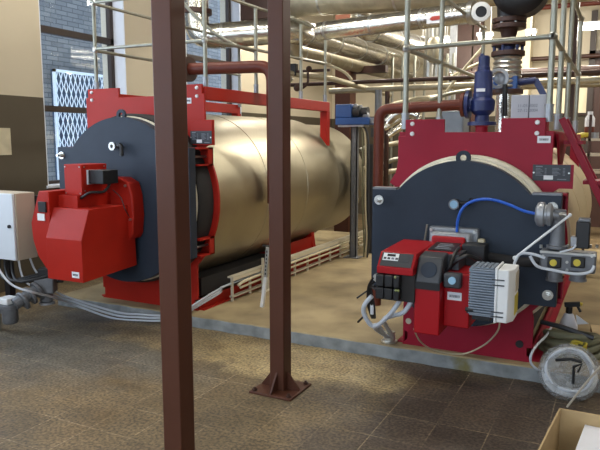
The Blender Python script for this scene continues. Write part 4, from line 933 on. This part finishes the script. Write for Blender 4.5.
o = MB().tube([W(552, 326, Y=4.8), W(546, 336, Y=4.6), W(537, 345, Y=4.35), W(531, 355, Y=4.2), W(531.5, 364, Y=4.2), W(540, 371, Y=4.24), W(546, 372, Y=4.25)], .008, 8, smooth=True).build('cable', CABLE); tag(o, 'pale cable hanging over the plinth edge left of the plastic bag', 'cable')
sp = W(568, 330, Y=5.05); sp = V((sp.x, 5.05, .1)); q = W(568, 329, Y=5.05)
bo = thing('spray_bottle', 'white spray bottle with black trigger head standing between the right boiler and wall', 'bottle', (q.x, 5.05, .1))
z0 = .1; z1 = W(568, 313, Y=5.05).z
MB().lathe((q.x, 5.05, z0), (0, 0, 1), [(.06, 0), (.068, .01), (.066, .12), (.035, z1-z0-.01), (.025, z1-z0)], 24).build('bottle_body', FOAM, bo)
MB().cyl((q.x, 5.05, z1), (q.x, 5.05, z1+.05), .024).cbox((q.x+.02, 5.05, z1+.07), (.11, .03, .035), 0, 0, -.15).cbox((q.x+.065, 5.05, z1+.045), (.018, .02, .06), 0, 0, -.5).build('trigger_head', BLACK, bo, .004)
MB().cyl((q.x+.07, 5.05, z1+.08), (q.x+.09, 5.05, z1+.078), .012).build('nozzle', YELL, bo)
MB().prism([(q.x+.05, z1-.0), (q.x+.14, z1-.06), (q.x+.06, z1-.075)], 'Y', 5.03, 5.034).build('side_label', PAPER, bo)
o = MB().cbox((.02, 5.1, .135), (.3, .5, .07), .1).build('timber_block', WOOD); tag(o, 'pale timber block on the plinth behind the hose coil', 'wood')
o = MB().cbox((.05, 5.35, .5), (.04, .06, .8)).build('timber_post', WOOD); tag(o, 'pale upright timber behind the coiled hoses at the right edge', 'wood')
# cardboard box with foam in front
cbx = thing('cardboard_box', 'open cardboard box in the lower right corner of the floor', 'box', (-.02, 2.62, 0))
bx0, bx1, by0, by1, bz, t = -.185, .45, 2.25, 2.85, .45, .007
MB().box(bx0, bx1, by1-t, by1, 0, bz).build('back_panel', CARD, cbx); MB().box(bx0-.05, bx1, by0, by0+t, 0, bz).build('front_panel', CARD, cbx)
MB().prism([(bx0, by1), (bx0+t, by1), (bx0-.05+t, by0), (bx0-.05, by0)], 'Z', 0, bz).build('side_panel', CARD, cbx); MB().box(bx1-t, bx1, by0, by1, 0, bz).build('side_panel', CARD, cbx)
MB().box(bx0, bx1, by0, by1, 0, t).build('bottom_panel', CARD, cbx)
c0 = W(580, 421, Z=.4); o = MB().cbox((c0.x+.16, c0.y-.17, .22), (.3, .26, .36), -.08).build('foam_block', FOAM); tag(o, 'white foam block standing inside the open cardboard box', 'foam')
o = MB().tube([W(567, 407, Z=.008), W(585, 384, Y=3.97), W(606, 360, Y=4.0)], .007, 6).build('thin_rod', BEIGE); tag(o, 'thin pale rod slanting in front of the plastic bag', 'rod')

# ------------------------------------------------------------------ lamps and daylight
def lamp(name, label, c, L_, along='X', energy=0, group='ceiling fluorescent lamps', twin=True):
    r = thing('fluorescent_lamp', label, 'lamp', c, group); x, y, z = c; h = L_/2
    e = V((1, 0, 0)) if along == 'X' else V((0, 1, 0)); s_ = V((0, 1, 0)) if along == 'X' else V((1, 0, 0))
    d3 = (L_, .16, .05) if along == 'X' else (.16, L_, .05)
    MB().cbox((x, y, z+.06), d3).cyl(V(c)+e*h*.7+V((0, 0, .08)), V(c)+e*h*.7+V((0, 0, HT-z)), .006, None, 6).cyl(V(c)-e*h*.7+V((0, 0, .08)), V(c)-e*h*.7+V((0, 0, HT-z)), .006, None, 6).build('housing', WHITE, r)
    for k in (-1, 1): MB().cyl(V(c)-e*(h-.03)+s_*.045*k, V(c)+e*(h-.03)+s_*.045*k, .022, None, 10).build('tube', LAMP, r)
    if energy < 0:
        l = bpy.data.lights.new('lamp_light', 'POINT'); l.shadow_soft_size = .08; l.energy = -energy; l.color = (1, .94, .83)
        lo = bpy.data.objects.new('lamp_light', l); C.objects.link(lo); lo.location = (x, y, z-.11)
    if energy > 0:
        l = bpy.data.lights.new('lamp_light', 'AREA'); l.shape = 'RECTANGLE'; l.size = L_ if along == 'X' else .2; l.size_y = .2 if along == 'X' else L_
        l.energy = energy; l.color = (1, .94, .83); lo = bpy.data.objects.new('lamp_light', l); C.objects.link(lo); lo.location = (x, y, z-.03)
    return r
EN = {.8: 18, 4.9: 42, 9.7: 150}
i = 0
for y, nm in ((.8, 'first row, behind the camera'), (4.9, 'second row, over the boiler fronts'), (9.7, 'third row, over the far boiler ends')):
    for x, sd in ((-4.3, 'left'), (-1.65, 'middle'), (2.2, 'right')):
        lamp('l', 'twin-tube ceiling lamp out of view overhead, %s, %s' % (nm, sd), (x, y, 4.3), 1.7, 'X', EN[y])
for px, py, L_, lab, al in ((485, 38, .25, 'short glowing lamp at the far end, left of the pump bellows', 'X'), (531, 35, .14, 'small glowing lamp at the far end, right of the pump flanges', 'Y'), (597, 27.5, .75, 'long glowing tube lamp at the right edge near the far wall', 'X'), (424, 42, .2, 'glowing lamp left of the thin post, under the sticker-marked duct', 'Y'), (446, 42, .2, 'glowing lamp right of the thin post, under the sticker-marked duct', 'Y')):
    q = W(px, py, Y=11.0); lamp('l', lab, (q.x, 11.0, q.z), L_, al, -32, 'far hanging lamps')
def day(c, rot, sx, sy, e, col=(.72, .84, 1)):
    l = bpy.data.lights.new('daylight', 'AREA'); l.shape = 'RECTANGLE'; l.size = sx; l.size_y = sy; l.energy = e; l.color = col
    o = bpy.data.objects.new('daylight', l); C.objects.link(o); o.location = c; o.rotation_euler = rot
for a, bb in FWIN: day(((a+bb)/2, YF-.1, 2.6), (math.radians(90), 0, 0), bb-a, 3.1, 55)
for a, bb in WINS[:3]: day((XL-.1, (a+bb)/2, 2.6), (0, math.radians(-90), 0), 3.0, bb-a, 60)
w = bpy.data.worlds.new('sky'); sc.world = w; w.use_nodes = True
nt = w.node_tree; bgd = nt.nodes['Background']; bgd.inputs[0].default_value = (.74, .86, 1, 1); bgd.inputs[1].default_value = 3.2
sc.view_settings.view_transform = 'Standard'; sc.view_settings.look = 'None'; sc.view_settings.gamma = 1; sc.view_settings.exposure = 0
sc.cycles.max_bounces = 6
for o in bpy.data.objects:
    if '_o' in o: del o['_o']
